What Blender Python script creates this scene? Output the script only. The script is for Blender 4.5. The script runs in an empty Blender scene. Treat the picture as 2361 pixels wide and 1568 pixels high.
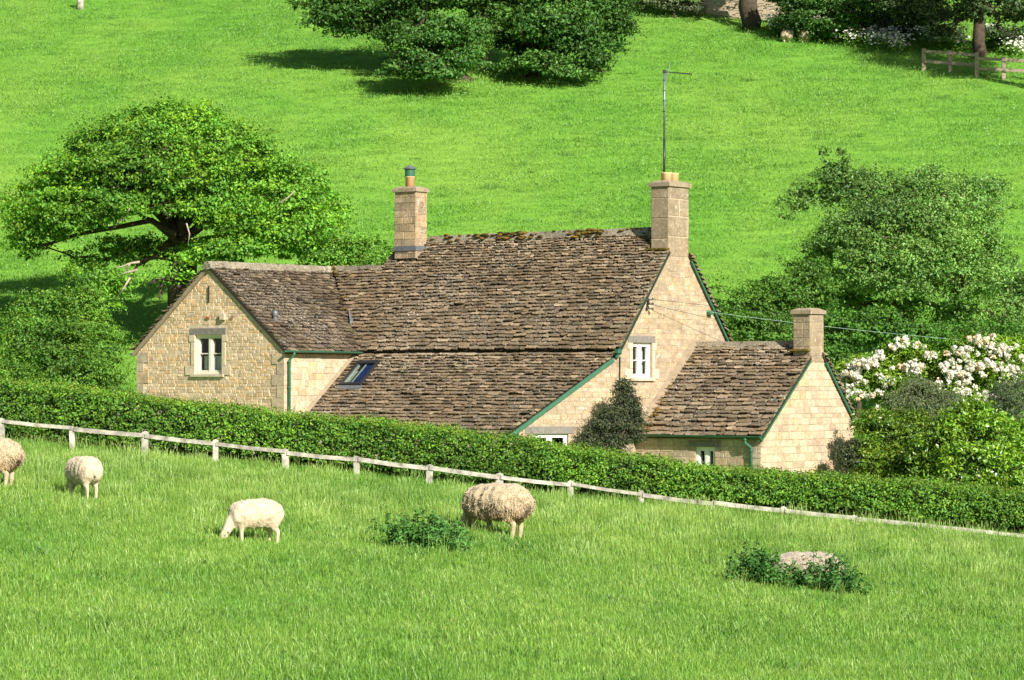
import bpy, bmesh, math, random
import numpy as np
from mathutils import Vector, Matrix, geometry, noise as mnoise

# ------------------------------------------------------------------ scene, camera, light
scene = bpy.context.scene
col = scene.collection
F_PX, CX, CY, PITCH = 7000.0, 1180.5, 784.0, math.atan(96 / 7000)

cam = bpy.data.cameras.new('camera')
cam.sensor_width = 36.0
cam.lens = F_PX / 2361 * 36.0
cam.clip_start = 0.5
cam.clip_end = 3000
cam_o = bpy.data.objects.new('camera', cam)
col.objects.link(cam_o)
cam_o.location = (0, 0, 0)
cam_o.rotation_euler = (math.radians(90) + PITCH, 0, 0)
scene.camera = cam_o

SUN_EL = math.radians(31)
SUN_AZ = (0.52, -0.854)
sun_dir = Vector((SUN_AZ[0] * math.cos(SUN_EL), SUN_AZ[1] * math.cos(SUN_EL), math.sin(SUN_EL))).normalized()
w = bpy.data.worlds.new('World')
scene.world = w
w.use_nodes = True
wn = w.node_tree
sky = wn.nodes.new('ShaderNodeTexSky')
sky.sky_type = 'NISHITA'
sky.sun_disc = False
sky.sun_elevation = SUN_EL
sky.sun_rotation = math.atan2(SUN_AZ[0], SUN_AZ[1])
wn.links.new(sky.outputs[0], wn.nodes['Background'].inputs[0])
wn.nodes['Background'].inputs[1].default_value = 0.055
sun = bpy.data.lights.new('sun', 'SUN')
sun.energy = 5.0
sun.angle = math.radians(0.53)
sun.color = (1.0, 0.945, 0.84)
sun_o = bpy.data.objects.new('sun', sun)
col.objects.link(sun_o)
sun_o.rotation_euler = sun_dir.to_track_quat('Z', 'Y').to_euler()
scene.view_settings.view_transform = 'Standard'
scene.view_settings.look = 'None'
scene.view_settings.gamma = 1.0
scene.view_settings.use_curve_mapping = False
scene.view_settings.exposure = 0.8
scene.render.engine = 'CYCLES'
scene.cycles.max_bounces = 6
scene.cycles.diffuse_bounces = 3
scene.cycles.transmission_bounces = 4
scene.cycles.transparent_max_bounces = 8

# ------------------------------------------------------------------ helpers
RNG = np.random.default_rng(7)
random.seed(7)

def ray(u, v):
    y, z = 1.0, (CY - v) / F_PX
    cp, sp = math.cos(PITCH), math.sin(PITCH)
    return np.array([(u - CX) / F_PX, y * cp - z * sp, y * sp + z * cp])

def at(u, v, Y):
    d = ray(u, v)
    return d * (Y / d[1])

def sstep(x, a, b):
    t = np.clip((x - a) / (b - a), 0, 1)
    return t * t * (3 - 2 * t)

def lump(X, Y, s, seed=0.0):
    """cheap smooth noise from sines, about -1..1"""
    return (np.sin(X / s * 1.7 + 1.3 + seed) * np.cos(Y / s * 1.3 + .7 * seed) + .6 * np.sin(X / s * 3.1 - Y / s * 2.3 + 2.1 * seed)
            + .4 * np.cos(X / s * 5.3 + Y / s * 4.1 + seed)) / 2.0

def height(X, Y):
    X = np.asarray(X, float); Y = np.asarray(Y, float)
    Xc = np.clip(X, -90, 90)
    field = -2.55 + .045 * (Y - 70) - .094 * np.clip(X, -40, 40) + .06 * lump(X, Y, 6.0)
    near = -1.75 - .02 * np.clip(X, -40, 40)
    t = sstep(Y, 11, 38)
    fld = near * (1 - t) + field * t
    garden = -3.05 + .04 * lump(X, Y, 5.0)
    hill = 3.3 + .3 * (Y - 115) - 0.0012 * np.clip(Y - 175, 0, 200) ** 2 * .6 + .35 * lump(Xc, Y, 26.0, 2.0)
    k = 1.6
    m = np.maximum(hill, garden)
    back = m + k * np.log(np.exp((hill - m) / k) + np.exp((garden - m) / k)) - .25
    t2 = sstep(Y, 73.4, 77.0)
    return fld * (1 - t2) + back * t2

def ground_hit(u, v, y0=38.0, y1=330.0):
    d = ray(u, v)
    Y = np.linspace(y0, y1, 6000)
    k = Y / d[1]
    dz = k * d[2] - height(k * d[0], Y)
    i = np.argmax(dz < 0)
    return d * (Y[i] / d[1])

def link(o, parent=None):
    col.objects.link(o)
    if parent is not None:
        o.parent = parent
    return o

def tag(o, label=None, cat=None, group=None, kind=None):
    if label: o['label'] = label
    if cat: o['category'] = cat
    if group: o['group'] = group
    if kind: o['kind'] = kind
    return o

def thing(name, label, cat, loc=(0, 0, 0), rz=0.0, group=None):
    o = bpy.data.objects.new(name, None)
    o.empty_display_size = .3
    link(o)
    o.location = loc
    o.rotation_euler = (0, 0, rz)
    return tag(o, label, cat, group)

def mesh_from(verts, faces, mat, tint=None, smooth=False, name='m'):
    me = bpy.data.meshes.new(name)
    me.from_pydata([tuple(v) for v in verts], [], faces)
    if tint is not None:
        a = me.attributes.new('tint', 'FLOAT_COLOR', 'POINT')
        t = np.ones((len(verts), 4), np.float32)
        t[:, :3] = np.asarray(tint, np.float32)
        a.data.foreach_set('color', t.ravel())
    if mat: me.materials.append(mat)
    if smooth:
        me.polygons.foreach_set('use_smooth', [True] * len(me.polygons))
    me.update()
    return me

def quads_mesh(V, nper, mat, tint=None, name='m'):
    """V (n*nper,3): n polygons of nper verts each"""
    V = np.ascontiguousarray(V, np.float32)
    n = len(V) // nper
    me = bpy.data.meshes.new(name)
    me.vertices.add(len(V)); me.vertices.foreach_set('co', V.ravel())
    me.loops.add(n * nper); me.loops.foreach_set('vertex_index', np.arange(n * nper, dtype=np.int32))
    me.polygons.add(n); me.polygons.foreach_set('loop_start', np.arange(0, n * nper, nper, dtype=np.int32))
    me.update(calc_edges=True)
    if tint is not None:
        a = me.attributes.new('tint', 'FLOAT_COLOR', 'POINT')
        t = np.ones((len(V), 4), np.float32); t[:, :3] = tint
        a.data.foreach_set('color', t.ravel())
    if mat: me.materials.append(mat)
    return me

class MB:
    def __init__(s): s.v = []; s.f = []; s.t = []
    def add(s, verts, faces, tint=(1, 1, 1)):
        o = len(s.v)
        s.v += [tuple(p) for p in verts]
        s.f += [tuple(i + o for i in f) for f in faces]
        s.t += [tuple(q) for q in tint] if hasattr(tint[0], '__len__') else [tuple(tint)] * len(verts)
        return s
    def box(s, x0, x1, y0, y1, z0, z1, tint=(1, 1, 1)):
        v = [(x, y, z) for z in (z0, z1) for y in (y0, y1) for x in (x0, x1)]
        return s.add(v, [(0, 2, 3, 1), (4, 5, 7, 6), (0, 1, 5, 4), (2, 6, 7, 3), (0, 4, 6, 2), (1, 3, 7, 5)], tint)
    def bar(s, p, q, wx, wz, up=(0, 0, 1), tint=(1, 1, 1)):
        p = Vector(p); q = Vector(q); d = (q - p).normalized(); up = Vector(up)
        sx = d.cross(up).normalized() * wx / 2; sz = sx.cross(d).normalized() * wz / 2
        v = [c + a * sx + b * sz for c in (p, q) for a, b in ((-1, -1), (1, -1), (1, 1), (-1, 1))]
        return s.add(v, [(3, 2, 1, 0), (4, 5, 6, 7), (0, 1, 5, 4), (1, 2, 6, 5), (2, 3, 7, 6), (3, 0, 4, 7)], tint)
    def tube(s, pts, rad, n=6, tint=(1, 1, 1), cap=True):
        pts = [Vector(p) for p in pts]
        if not hasattr(rad, '__len__'): rad = [rad] * len(pts)
        vs = []; ref = Vector((.31, .2, .93))
        for i, p in enumerate(pts):
            d = (pts[min(i + 1, len(pts) - 1)] - pts[max(i - 1, 0)]).normalized()
            if abs(d.dot(ref)) > .95: rf = Vector((1, 0, 0))
            else: rf = ref
            x = d.cross(rf).normalized(); y = d.cross(x)
            vs += [p + (x * math.cos(2 * math.pi * k / n) + y * math.sin(2 * math.pi * k / n)) * rad[i] for k in range(n)]
        fs = [(i * n + k, i * n + (k + 1) % n, (i + 1) * n + (k + 1) % n, (i + 1) * n + k) for i in range(len(pts) - 1) for k in range(n)]
        if cap: fs += [tuple(range(n - 1, -1, -1)), tuple((len(pts) - 1) * n + k for k in range(n))]
        return s.add(vs, fs, tint)
    def lathe(s, c, prof, n=16, tint=(1, 1, 1)):
        vs = [(c[0] + r * math.cos(2 * math.pi * k / n), c[1] + r * math.sin(2 * math.pi * k / n), c[2] + z) for r, z in prof for k in range(n)]
        fs = [(i * n + k, i * n + (k + 1) % n, (i + 1) * n + (k + 1) % n, (i + 1) * n + k) for i in range(len(prof) - 1) for k in range(n)]
        fs += [tuple(range(n - 1, -1, -1)), tuple((len(prof) - 1) * n + k for k in range(n))]
        return s.add(vs, fs, tint)
    def build(s, name, mat, parent=None, smooth=False, shift=None):
        v = s.v if shift is None else [(p[0] + shift[0], p[1] + shift[1], p[2] + shift[2]) for p in s.v]
        me = mesh_from(v, s.f, mat, np.array(s.t) if s.t else None, smooth, name)
        return link(bpy.data.objects.new(name, me), parent)

# ------------------------------------------------------------------ materials
def new_mat(name):
    m = bpy.data.materials.new(name); m.use_nodes = True
    nt = m.node_tree
    for n in list(nt.nodes): nt.nodes.remove(n)
    out = nt.nodes.new('ShaderNodeOutputMaterial')
    return m, nt, out

def node(nt, typ, ins=None, **kw):
    n = nt.nodes.new(typ)
    for k, v in kw.items(): setattr(n, k, v)
    for k, v in (ins or {}).items():
        if hasattr(v, 'bl_rna') and isinstance(v, bpy.types.NodeSocket): nt.links.new(v, n.inputs[k])
        else: n.inputs[k].default_value = v
    return n

def c4(c): return (c[0], c[1], c[2], 1)

def mixc(nt, fac, a, b, mode='MIX'):
    n = nt.nodes.new('ShaderNodeMix'); n.data_type = 'RGBA'; n.blend_type = mode
    for i, v in ((0, fac), (6, a), (7, b)):
        if isinstance(v, bpy.types.NodeSocket): nt.links.new(v, n.inputs[i])
        elif i == 0: n.inputs[i].default_value = v
        else: n.inputs[i].default_value = c4(v)
    return n.outputs[2]

def ramp(nt, fac, stops):
    r = nt.nodes.new('ShaderNodeValToRGB')
    e = r.color_ramp.elements
    while len(e) < len(stops): e.new(.5)
    for i, (p, c) in enumerate(stops):
        e[i].position = p; e[i].color = c4(c) if hasattr(c, '__len__') else (c, c, c, 1)
    nt.links.new(fac, r.inputs[0])
    return r.outputs[0]

def wpos(nt): return nt.nodes.new('ShaderNodeNewGeometry').outputs['Position']

def nz(nt, vec, scale, detail=4.0, rough=.55):
    return node(nt, 'ShaderNodeTexNoise', {'Vector': vec, 'Scale': scale, 'Detail': detail, 'Roughness': rough}).outputs[0]

def leaf_mat(name, base, trans=.24, gloss=.4, rough=.6, vary=.35, big=.25):
    m, nt, out = new_mat(name)
    t = node(nt, 'ShaderNodeAttribute', attribute_name='tint').outputs[0]
    p = wpos(nt)
    n1 = nz(nt, p, big, 2)
    c = mixc(nt, 1.0, base, t, 'MULTIPLY')
    k = ramp(nt, n1, [(.3, (1 - vary,) * 3), (.7, (1 + vary, 1 + vary * .8, 1 + vary * .4))])
    c = mixc(nt, 1.0, c, k, 'MULTIPLY')
    d = node(nt, 'ShaderNodeBsdfDiffuse', {'Color': c})
    ct = mixc(nt, 1.0, c, (1.15, 1.25, .55), 'MULTIPLY')
    tr = node(nt, 'ShaderNodeBsdfTranslucent', {'Color': ct})
    mx = node(nt, 'ShaderNodeMixShader', {0: trans, 1: d.outputs[0], 2: tr.outputs[0]})
    gl = node(nt, 'ShaderNodeBsdfGlossy', {'Color': (.9, .95, .9, 1), 'Roughness': rough})
    mx2 = node(nt, 'ShaderNodeMixShader', {0: gloss * .06, 1: mx.outputs[0], 2: gl.outputs[0]})
    nt.links.new(mx2.outputs[0], out.inputs[0])
    return m

def plain(name, base, rough=.6, metal=0.0, noise_amt=.15, scale=8.0, bump=0.0, spec=.3, tint=False):
    m, nt, out = new_mat(name)
    p = wpos(nt)
    n = nz(nt, p, scale, 5, .6)
    k = ramp(nt, n, [(.25, (1 - noise_amt * 1.6,) * 3), (.75, (1 + noise_amt,) * 3)])
    c = mixc(nt, 1.0, base, k, 'MULTIPLY')
    if tint:
        c = mixc(nt, 1.0, c, node(nt, 'ShaderNodeAttribute', attribute_name='tint').outputs[0], 'MULTIPLY')
    b = node(nt, 'ShaderNodeBsdfPrincipled', {'Base Color': c, 'Roughness': rough, 'Metallic': metal, 'Specular IOR Level': spec})
    if bump:
        bp = node(nt, 'ShaderNodeBump', {'Height': nz(nt, p, scale * 3, 5, .65), 'Strength': bump, 'Distance': .02})
        nt.links.new(bp.outputs[0], b.inputs['Normal'])
    nt.links.new(b.outputs[0], out.inputs[0])
    return m

def stone_mat(name, base, lich=.5, stain=.5, bump=.6):
    """walling stone: per-stone tint, grain, grey lichen and dark weather stains"""
    m, nt, out = new_mat(name)
    p = wpos(nt)
    t = node(nt, 'ShaderNodeAttribute', attribute_name='tint').outputs[0]
    c = mixc(nt, 1.0, base, t, 'MULTIPLY')
    g = ramp(nt, nz(nt, p, 14, 6, .7), [(.3, (.62, .60, .56)), (.7, (1.18, 1.17, 1.14))])
    c = mixc(nt, 1.0, c, g, 'MULTIPLY')
    g3 = ramp(nt, nz(nt, p, 3.2, 5, .7), [(.3, (.74, .72, .70)), (.7, (1.14, 1.13, 1.12))])
    c = mixc(nt, 1.0, c, g3, 'MULTIPLY')
    s = ramp(nt, nz(nt, p, 1.1, 5, .65), [(.5, 0.0), (.68, 1.0)])
    sm = node(nt, 'ShaderNodeMath', {0: s, 1: stain}, operation='MULTIPLY').outputs[0]
    c = mixc(nt, sm, c, (.25, .21, .16))
    l = ramp(nt, nz(nt, p, 9, 4, .6), [(.62, 0.0), (.68, 1.0)])
    lm = node(nt, 'ShaderNodeMath', {0: l, 1: lich}, operation='MULTIPLY').outputs[0]
    c = mixc(nt, lm, c, (.62, .57, .46))
    b = node(nt, 'ShaderNodeBsdfPrincipled', {'Base Color': c, 'Roughness': .9, 'Specular IOR Level': .15})
    bp = node(nt, 'ShaderNodeBump', {'Height': nz(nt, p, 22, 6, .7), 'Strength': bump, 'Distance': .03})
    nt.links.new(bp.outputs[0], b.inputs['Normal'])
    nt.links.new(b.outputs[0], out.inputs[0])
    return m

def slate_mat(name, base, lich=.8, ridge_z=None):
    m, nt, out = new_mat(name)
    p = wpos(nt)
    t = node(nt, 'ShaderNodeAttribute', attribute_name='tint').outputs[0]
    c = mixc(nt, 1.0, base, t, 'MULTIPLY')
    g = ramp(nt, nz(nt, p, 11, 6, .7), [(.28, (.55, .53, .50)), (.72, (1.22, 1.2, 1.16))])
    c = mixc(nt, 1.0, c, g, 'MULTIPLY')
    # dark moss in patches
    d = ramp(nt, nz(nt, p, 5.5, 5, .7), [(.55, 0.0), (.64, .85)])
    c = mixc(nt, d, c, (.04, .030, .018))
    mo = ramp(nt, nz(nt, p, 1.7, 5, .7), [(.54, 0.0), (.72, .28)])
    c = mixc(nt, mo, c, (.15, .13, .05))
    # pale lichen, denser in broad areas
    l1 = ramp(nt, nz(nt, p, 19, 4, .6), [(.56, 0.0), (.61, 1.0)])
    l2 = ramp(nt, nz(nt, p, .55, 3, .6), [(.40, .1), (.62, 1.0)])
    lm = node(nt, 'ShaderNodeMath', {0: l1, 1: l2}, operation='MULTIPLY').outputs[0]
    lm = node(nt, 'ShaderNodeMath', {0: lm, 1: lich}, operation='MULTIPLY').outputs[0]
    c = mixc(nt, lm, c, (.50, .48, .43))
    b = node(nt, 'ShaderNodeBsdfPrincipled', {'Base Color': c, 'Roughness': .9, 'Specular IOR Level': .15})
    bp = node(nt, 'ShaderNodeBump', {'Height': nz(nt, p, 16, 6, .7), 'Strength': .7, 'Distance': .03})
    nt.links.new(bp.outputs[0], b.inputs['Normal'])
    nt.links.new(b.outputs[0], out.inputs[0])
    return m

M = {}
M['slate'] = slate_mat('stone_slate', (.232, .182, .128))
M['ridge'] = slate_mat('ridge_stone', (.27, .235, .175), 1.0)
M['moss'] = plain('moss', (.16, .115, .018), .95, noise_amt=.5, scale=14, bump=.8, tint=True)
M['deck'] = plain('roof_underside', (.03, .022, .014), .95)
M['stone'] = stone_mat('rubble_stone', (.69, .535, .385), .5, .10, .3)
M['ashlar'] = stone_mat('squared_stone', (.54, .44, .335), .35, .15, .4)
M['aged'] = stone_mat('weathered_stone', (.485, .39, .285), .8, .45, .5)
M['chim'] = stone_mat('chimney_stone', (.36, .29, .21), .8, .45, .5)
M['mortar'] = plain('lime_mortar', (.62, .495, .36), .95, noise_amt=.22, scale=6, bump=.6)
M['oldmortar'] = plain('old_mortar', (.38, .30, .215), .95, noise_amt=.25, scale=6, bump=.6)
M['render'] = stone_mat('limewashed_wall', (.47, .365, .245), .7, .45, .5)
M['fillet'] = plain('mortar_fillet', (.30, .235, .16), .95, noise_amt=.2, scale=5, bump=.4)
M['lintel'] = plain('grey_lintel', (.21, .19, .165), .9, noise_amt=.2, scale=9, bump=.4)
M['dressed'] = plain('dressed_stone', (.58, .47, .345), .9, noise_amt=.18, scale=9, bump=.4)
M['paint'] = plain('cream_paint', (.74, .68, .55), .45, noise_amt=.04, scale=4, spec=.4)
M['white'] = plain('white_paint', (.76, .75, .71), .45, noise_amt=.04, scale=4, spec=.4)
M['green'] = plain('green_paint', (.035, .13, .075), .4, noise_amt=.15, scale=5, spec=.4)
M['lead'] = plain('lead_sheet', (.17, .18, .20), .5, .3, .2, 7)
M['darkmetal'] = plain('dark_metal', (.05, .052, .056), .4, .5, .1, 6)
M['steel'] = plain('grey_steel', (.20, .24, .27), .45, .6, .1, 6)
M['terra'] = plain('buff_clay', (.66, .40, .20), .8, noise_amt=.1, scale=6)
M['yclay'] = plain('pale_clay', (.72, .52, .27), .8, noise_amt=.1, scale=6)
M['curtain'] = plain('curtain', (.80, .81, .76), .9, noise_amt=.1, scale=6)
M['blind'] = plain('blue_blind', (.03, .05, .28), .8, noise_amt=.1, scale=6)
M['inside'] = plain('room_inside', (.06, .05, .04), .9)
M['timber'] = plain('grey_weathered_timber', (.46, .43, .36), .85, noise_amt=.45, scale=5, bump=.6, tint=True)
M['timber2'] = plain('brown_timber', (.33, .27, .20), .85, noise_amt=.3, scale=9, bump=.5)
M['bark'] = plain('bark', (.075, .055, .038), .95, noise_amt=.4, scale=4, bump=1.0)
M['deadwood'] = plain('bare_pale_branch', (.40, .33, .25), .9, noise_amt=.3, scale=5, bump=.4)
M['cable'] = plain('pale_cable', (.26, .38, .31), .5, noise_amt=.05)

def glass_mat():
    m, nt, out = new_mat('window_glass')
    g = node(nt, 'ShaderNodeBsdfGlossy', {'Color': (.8, .85, .9, 1), 'Roughness': .03})
    t = node(nt, 'ShaderNodeBsdfTransparent', {'Color': (.72, .76, .74, 1)})
    mx = node(nt, 'ShaderNodeMixShader', {0: .09, 1: t.outputs[0], 2: g.outputs[0]})
    nt.links.new(mx.outputs[0], out.inputs[0])
    return m
M['glass'] = glass_mat()

def wool_mat(name, base):
    m, nt, out = new_mat(name)
    p = nt.nodes.new('ShaderNodeTexCoord').outputs['Object']
    t = node(nt, 'ShaderNodeAttribute', attribute_name='tint').outputs[0]
    c = mixc(nt, 1.0, base, t, 'MULTIPLY')
    k = ramp(nt, nz(nt, p, 9, 5, .7), [(.3, (.62, .58, .5)), (.65, (1.1, 1.1, 1.1))])
    c = mixc(nt, 1.0, c, k, 'MULTIPLY')
    b = node(nt, 'ShaderNodeBsdfPrincipled', {'Base Color': c, 'Roughness': 1.0, 'Specular IOR Level': .05, 'Sheen Weight': .25})
    bp = node(nt, 'ShaderNodeBump', {'Height': nz(nt, p, 26, 5, .7), 'Strength': .8, 'Distance': .03})
    nt.links.new(bp.outputs[0], b.inputs['Normal'])
    nt.links.new(b.outputs[0], out.inputs[0])
    return m
M['wool'] = wool_mat('dirty_wool', (.55, .435, .29))
M['greywool'] = wool_mat('grey_wool', (.46, .39, .31))
M['lambwool'] = wool_mat('cream_wool', (.66, .55, .41))

def ground_mat():
    m, nt, out = new_mat('turf')
    p = wpos(nt)
    st = node(nt, 'ShaderNodeVectorMath', {0: p, 1: (1.0, .55, .55)}, operation='MULTIPLY').outputs[0]
    a = ramp(nt, nz(nt, st, .13, 4, .6), [(.36, (.15, .35, .046)), (.64, (.213, .39, .062))])
    st2 = node(nt, 'ShaderNodeVectorMath', {0: p, 1: (.45, 1.0, 1.0)}, operation='MULTIPLY').outputs[0]
    b = ramp(nt, nz(nt, st2, .91, 5, .65), [(.3, (.86, .90, .86)), (.7, (1.11, 1.07, 1.04))])
    c = mixc(nt, 1.0, a, b, 'MULTIPLY')
    b2 = ramp(nt, nz(nt, p, 5.0, 6, .75), [(.3, (.75, .78, .7)), (.7, (1.15, 1.12, 1.1))])
    c = mixc(nt, 1.0, c, b2, 'MULTIPLY')
    s = node(nt, 'ShaderNodeBsdfPrincipled', {'Base Color': c, 'Roughness': 1.0, 'Specular IOR Level': .05})
    bp = node(nt, 'ShaderNodeBump', {'Height': nz(nt, p, 9, 6, .75), 'Strength': .6, 'Distance': .08})
    nt.links.new(bp.outputs[0], s.inputs['Normal'])
    nt.links.new(s.outputs[0], out.inputs[0])
    return m
M['turf'] = ground_mat()

def grass_mat(name, c0, c1, scale, trans=.3):
    m, nt, out = new_mat(name)
    p = wpos(nt)
    t = node(nt, 'ShaderNodeAttribute', attribute_name='tint').outputs[0]
    st = node(nt, 'ShaderNodeVectorMath', {0: p, 1: (1.0, .55, .55)}, operation='MULTIPLY').outputs[0]
    a = ramp(nt, nz(nt, st, scale, 4, .6), [(.36, c0), (.64, c1)])
    st2 = node(nt, 'ShaderNodeVectorMath', {0: p, 1: (.45, 1.0, 1.0)}, operation='MULTIPLY').outputs[0]
    f = ramp(nt, nz(nt, st2, scale * 7, 4, .65), [(.3, (.86, .90, .86)), (.7, (1.11, 1.07, 1.04))])
    c = mixc(nt, 1.0, a, t, 'MULTIPLY')
    c = mixc(nt, 1.0, c, f, 'MULTIPLY')
    d = node(nt, 'ShaderNodeBsdfDiffuse', {'Color': c})
    tr = node(nt, 'ShaderNodeBsdfTranslucent', {'Color': c})
    mx = node(nt, 'ShaderNodeMixShader', {0: trans, 1: d.outputs[0], 2: tr.outputs[0]})
    gl = node(nt, 'ShaderNodeBsdfGlossy', {'Color': (.8, .9, .8, 1), 'Roughness': .5})
    mx2 = node(nt, 'ShaderNodeMixShader', {0: .04, 1: mx.outputs[0], 2: gl.outputs[0]})
    nt.links.new(mx2.outputs[0], out.inputs[0])
    return m
M['grass'] = grass_mat('meadow_grass', (.165, .35, .045), (.26, .445, .07), .28, .36)
M['hillgrass'] = grass_mat('pasture_grass', (.168, .395, .052), (.24, .445, .07), .13, .45)

M['oak'] = leaf_mat('oak_leaf', (.14, .33, .03))
M['oak2'] = leaf_mat('far_oak_leaf', (.07, .175, .03))
M['apple'] = leaf_mat('fruit_tree_leaf', (.145, .285, .06), gloss=.6)
M['ash'] = leaf_mat('shrub_leaf', (.13, .29, .035))
M['hedge'] = leaf_mat('hedge_leaf', (.125, .27, .03), vary=.4, big=.6)
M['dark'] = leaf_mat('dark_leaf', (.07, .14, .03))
M['laurel'] = leaf_mat('laurel_leaf', (.15, .29, .025), gloss=.9, rough=.4)
M['olive'] = leaf_mat('olive_leaf', (.15, .19, .03))
M['greyleaf'] = leaf_mat('grey_green_leaf', (.15, .20, .10))
M['climb'] = leaf_mat('climber_leaf', (.075, .095, .05))
M['petal'] = leaf_mat('petal', (.88, .86, .82), trans=.2, gloss=.02, vary=.08)
M['nettle'] = leaf_mat('nettle_leaf', (.06, .17, .035))
M['beech'] = leaf_mat('dark_tree_leaf', (.06, .11, .045))

# ------------------------------------------------------------------ ground
def ground():
    xs = np.unique(np.concatenate([np.linspace(-400, -60, 18), np.arange(-60, 61, 1.0), np.linspace(60, 400, 18)]))
    ys = np.unique(np.concatenate([np.linspace(-60, 0, 7), np.arange(0, 110, .8), np.arange(110, 260, 1.5), np.linspace(260, 700, 30)]))
    X, Y = np.meshgrid(xs, ys)
    Z = height(X, Y)
    V = np.stack([X, Y, Z], -1).reshape(-1, 3)
    nx = len(xs); ny = len(ys)
    i = np.arange((ny - 1) * nx).reshape(ny - 1, nx)[:, :-1].ravel()
    F = np.stack([i, i + 1, i + nx + 1, i + nx], 1)
    me = bpy.data.meshes.new('ground')
    me.vertices.add(len(V)); me.vertices.foreach_set('co', V.astype(np.float32).ravel())
    me.loops.add(F.size); me.loops.foreach_set('vertex_index', F.astype(np.int32).ravel())
    me.polygons.add(len(F)); me.polygons.foreach_set('loop_start', np.arange(0, F.size, 4, dtype=np.int32))
    me.update(calc_edges=True)
    me.polygons.foreach_set('use_smooth', np.ones(len(F), bool))
    me.materials.append(M['turf'])
    tag(link(bpy.data.objects.new('ground', me)), kind='structure')
ground()

# ------------------------------------------------------------------ the cottage
PHI = math.radians(37)
RV = np.array([math.cos(PHI), -math.sin(PHI), 0]); GV = np.array([math.sin(PHI), math.cos(PHI), 0])
W0 = at(655, 800, 88); W0[2] = 0
ZB = -3.1
house = thing('stone_cottage', 'honey stone cottage with long brown stone slate roofs behind the hedge', 'cottage',
              (W0[0], W0[1], ZB), -PHI)
SH = (0, 0, -ZB)          # parts are drawn with z measured from the camera's level

def h2w(a, b, z): return W0 + a * RV + b * GV + np.array([0, 0, z])

def hpart(mb, name, mat, parent=None, smooth=False):
    if parent is None: return mb.build(name, mat, house, smooth, SH)
    return mb.build(name, mat, parent, smooth, SH)      # parents sit at the house origin

def clip_poly(poly, cl):
    """clip convex poly by convex ccw polygon cl"""
    out = poly
    for i in range(len(cl)):
        p, q = cl[i], cl[(i + 1) % len(cl)]
        ex, ey = q[0] - p[0], q[1] - p[1]
        side = lambda s: ex * (s[1] - p[1]) - ey * (s[0] - p[0])
        new = []
        for j in range(len(out)):
            a, b = out[j], out[(j + 1) % len(out)]
            sa, sb = side(a), side(b)
            if sa >= 0: new.append(a)
            if sa * sb < 0:
                t = sa / (sa - sb)
                new.append((a[0] + t * (b[0] - a[0]), a[1] + t * (b[1] - a[1])))
        out = new
        if len(out) < 3: return []
    return out

def parea(p): return .5 * sum(p[i][0] * p[(i + 1) % len(p)][1] - p[(i + 1) % len(p)][0] * p[i][1] for i in range(len(p)))

def wall_sheet(name, poly, holes, frame, mat, reveal=.2):
    """frame(s, z, d): wall coordinates to house coordinates, d outward"""
    loops = [[Vector((x, y, 0)) for x, y in poly]] + [[Vector((x, y, 0)) for x, y in ((h[0], h[2]), (h[1], h[2]), (h[1], h[3]), (h[0], h[3]))] for h in holes]
    flat = [v for l in loops for v in l]
    tris = geometry.tessellate_polygon(loops)
    mb = MB()
    mb.add([frame(v.x, v.y, 0) for v in flat], [tuple(t) for t in tris], (1, 1, 1))
    for h in holes:
        c = [(h[0], h[2]), (h[1], h[2]), (h[1], h[3]), (h[0], h[3])]
        vs = [frame(x, z, 0) for x, z in c] + [frame(x, z, -reveal) for x, z in c]
        mb.add(vs, [(i, (i + 1) % 4, 4 + (i + 1) % 4, 4 + i) for i in range(4)])
    return hpart(mb, name, mat)

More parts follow.
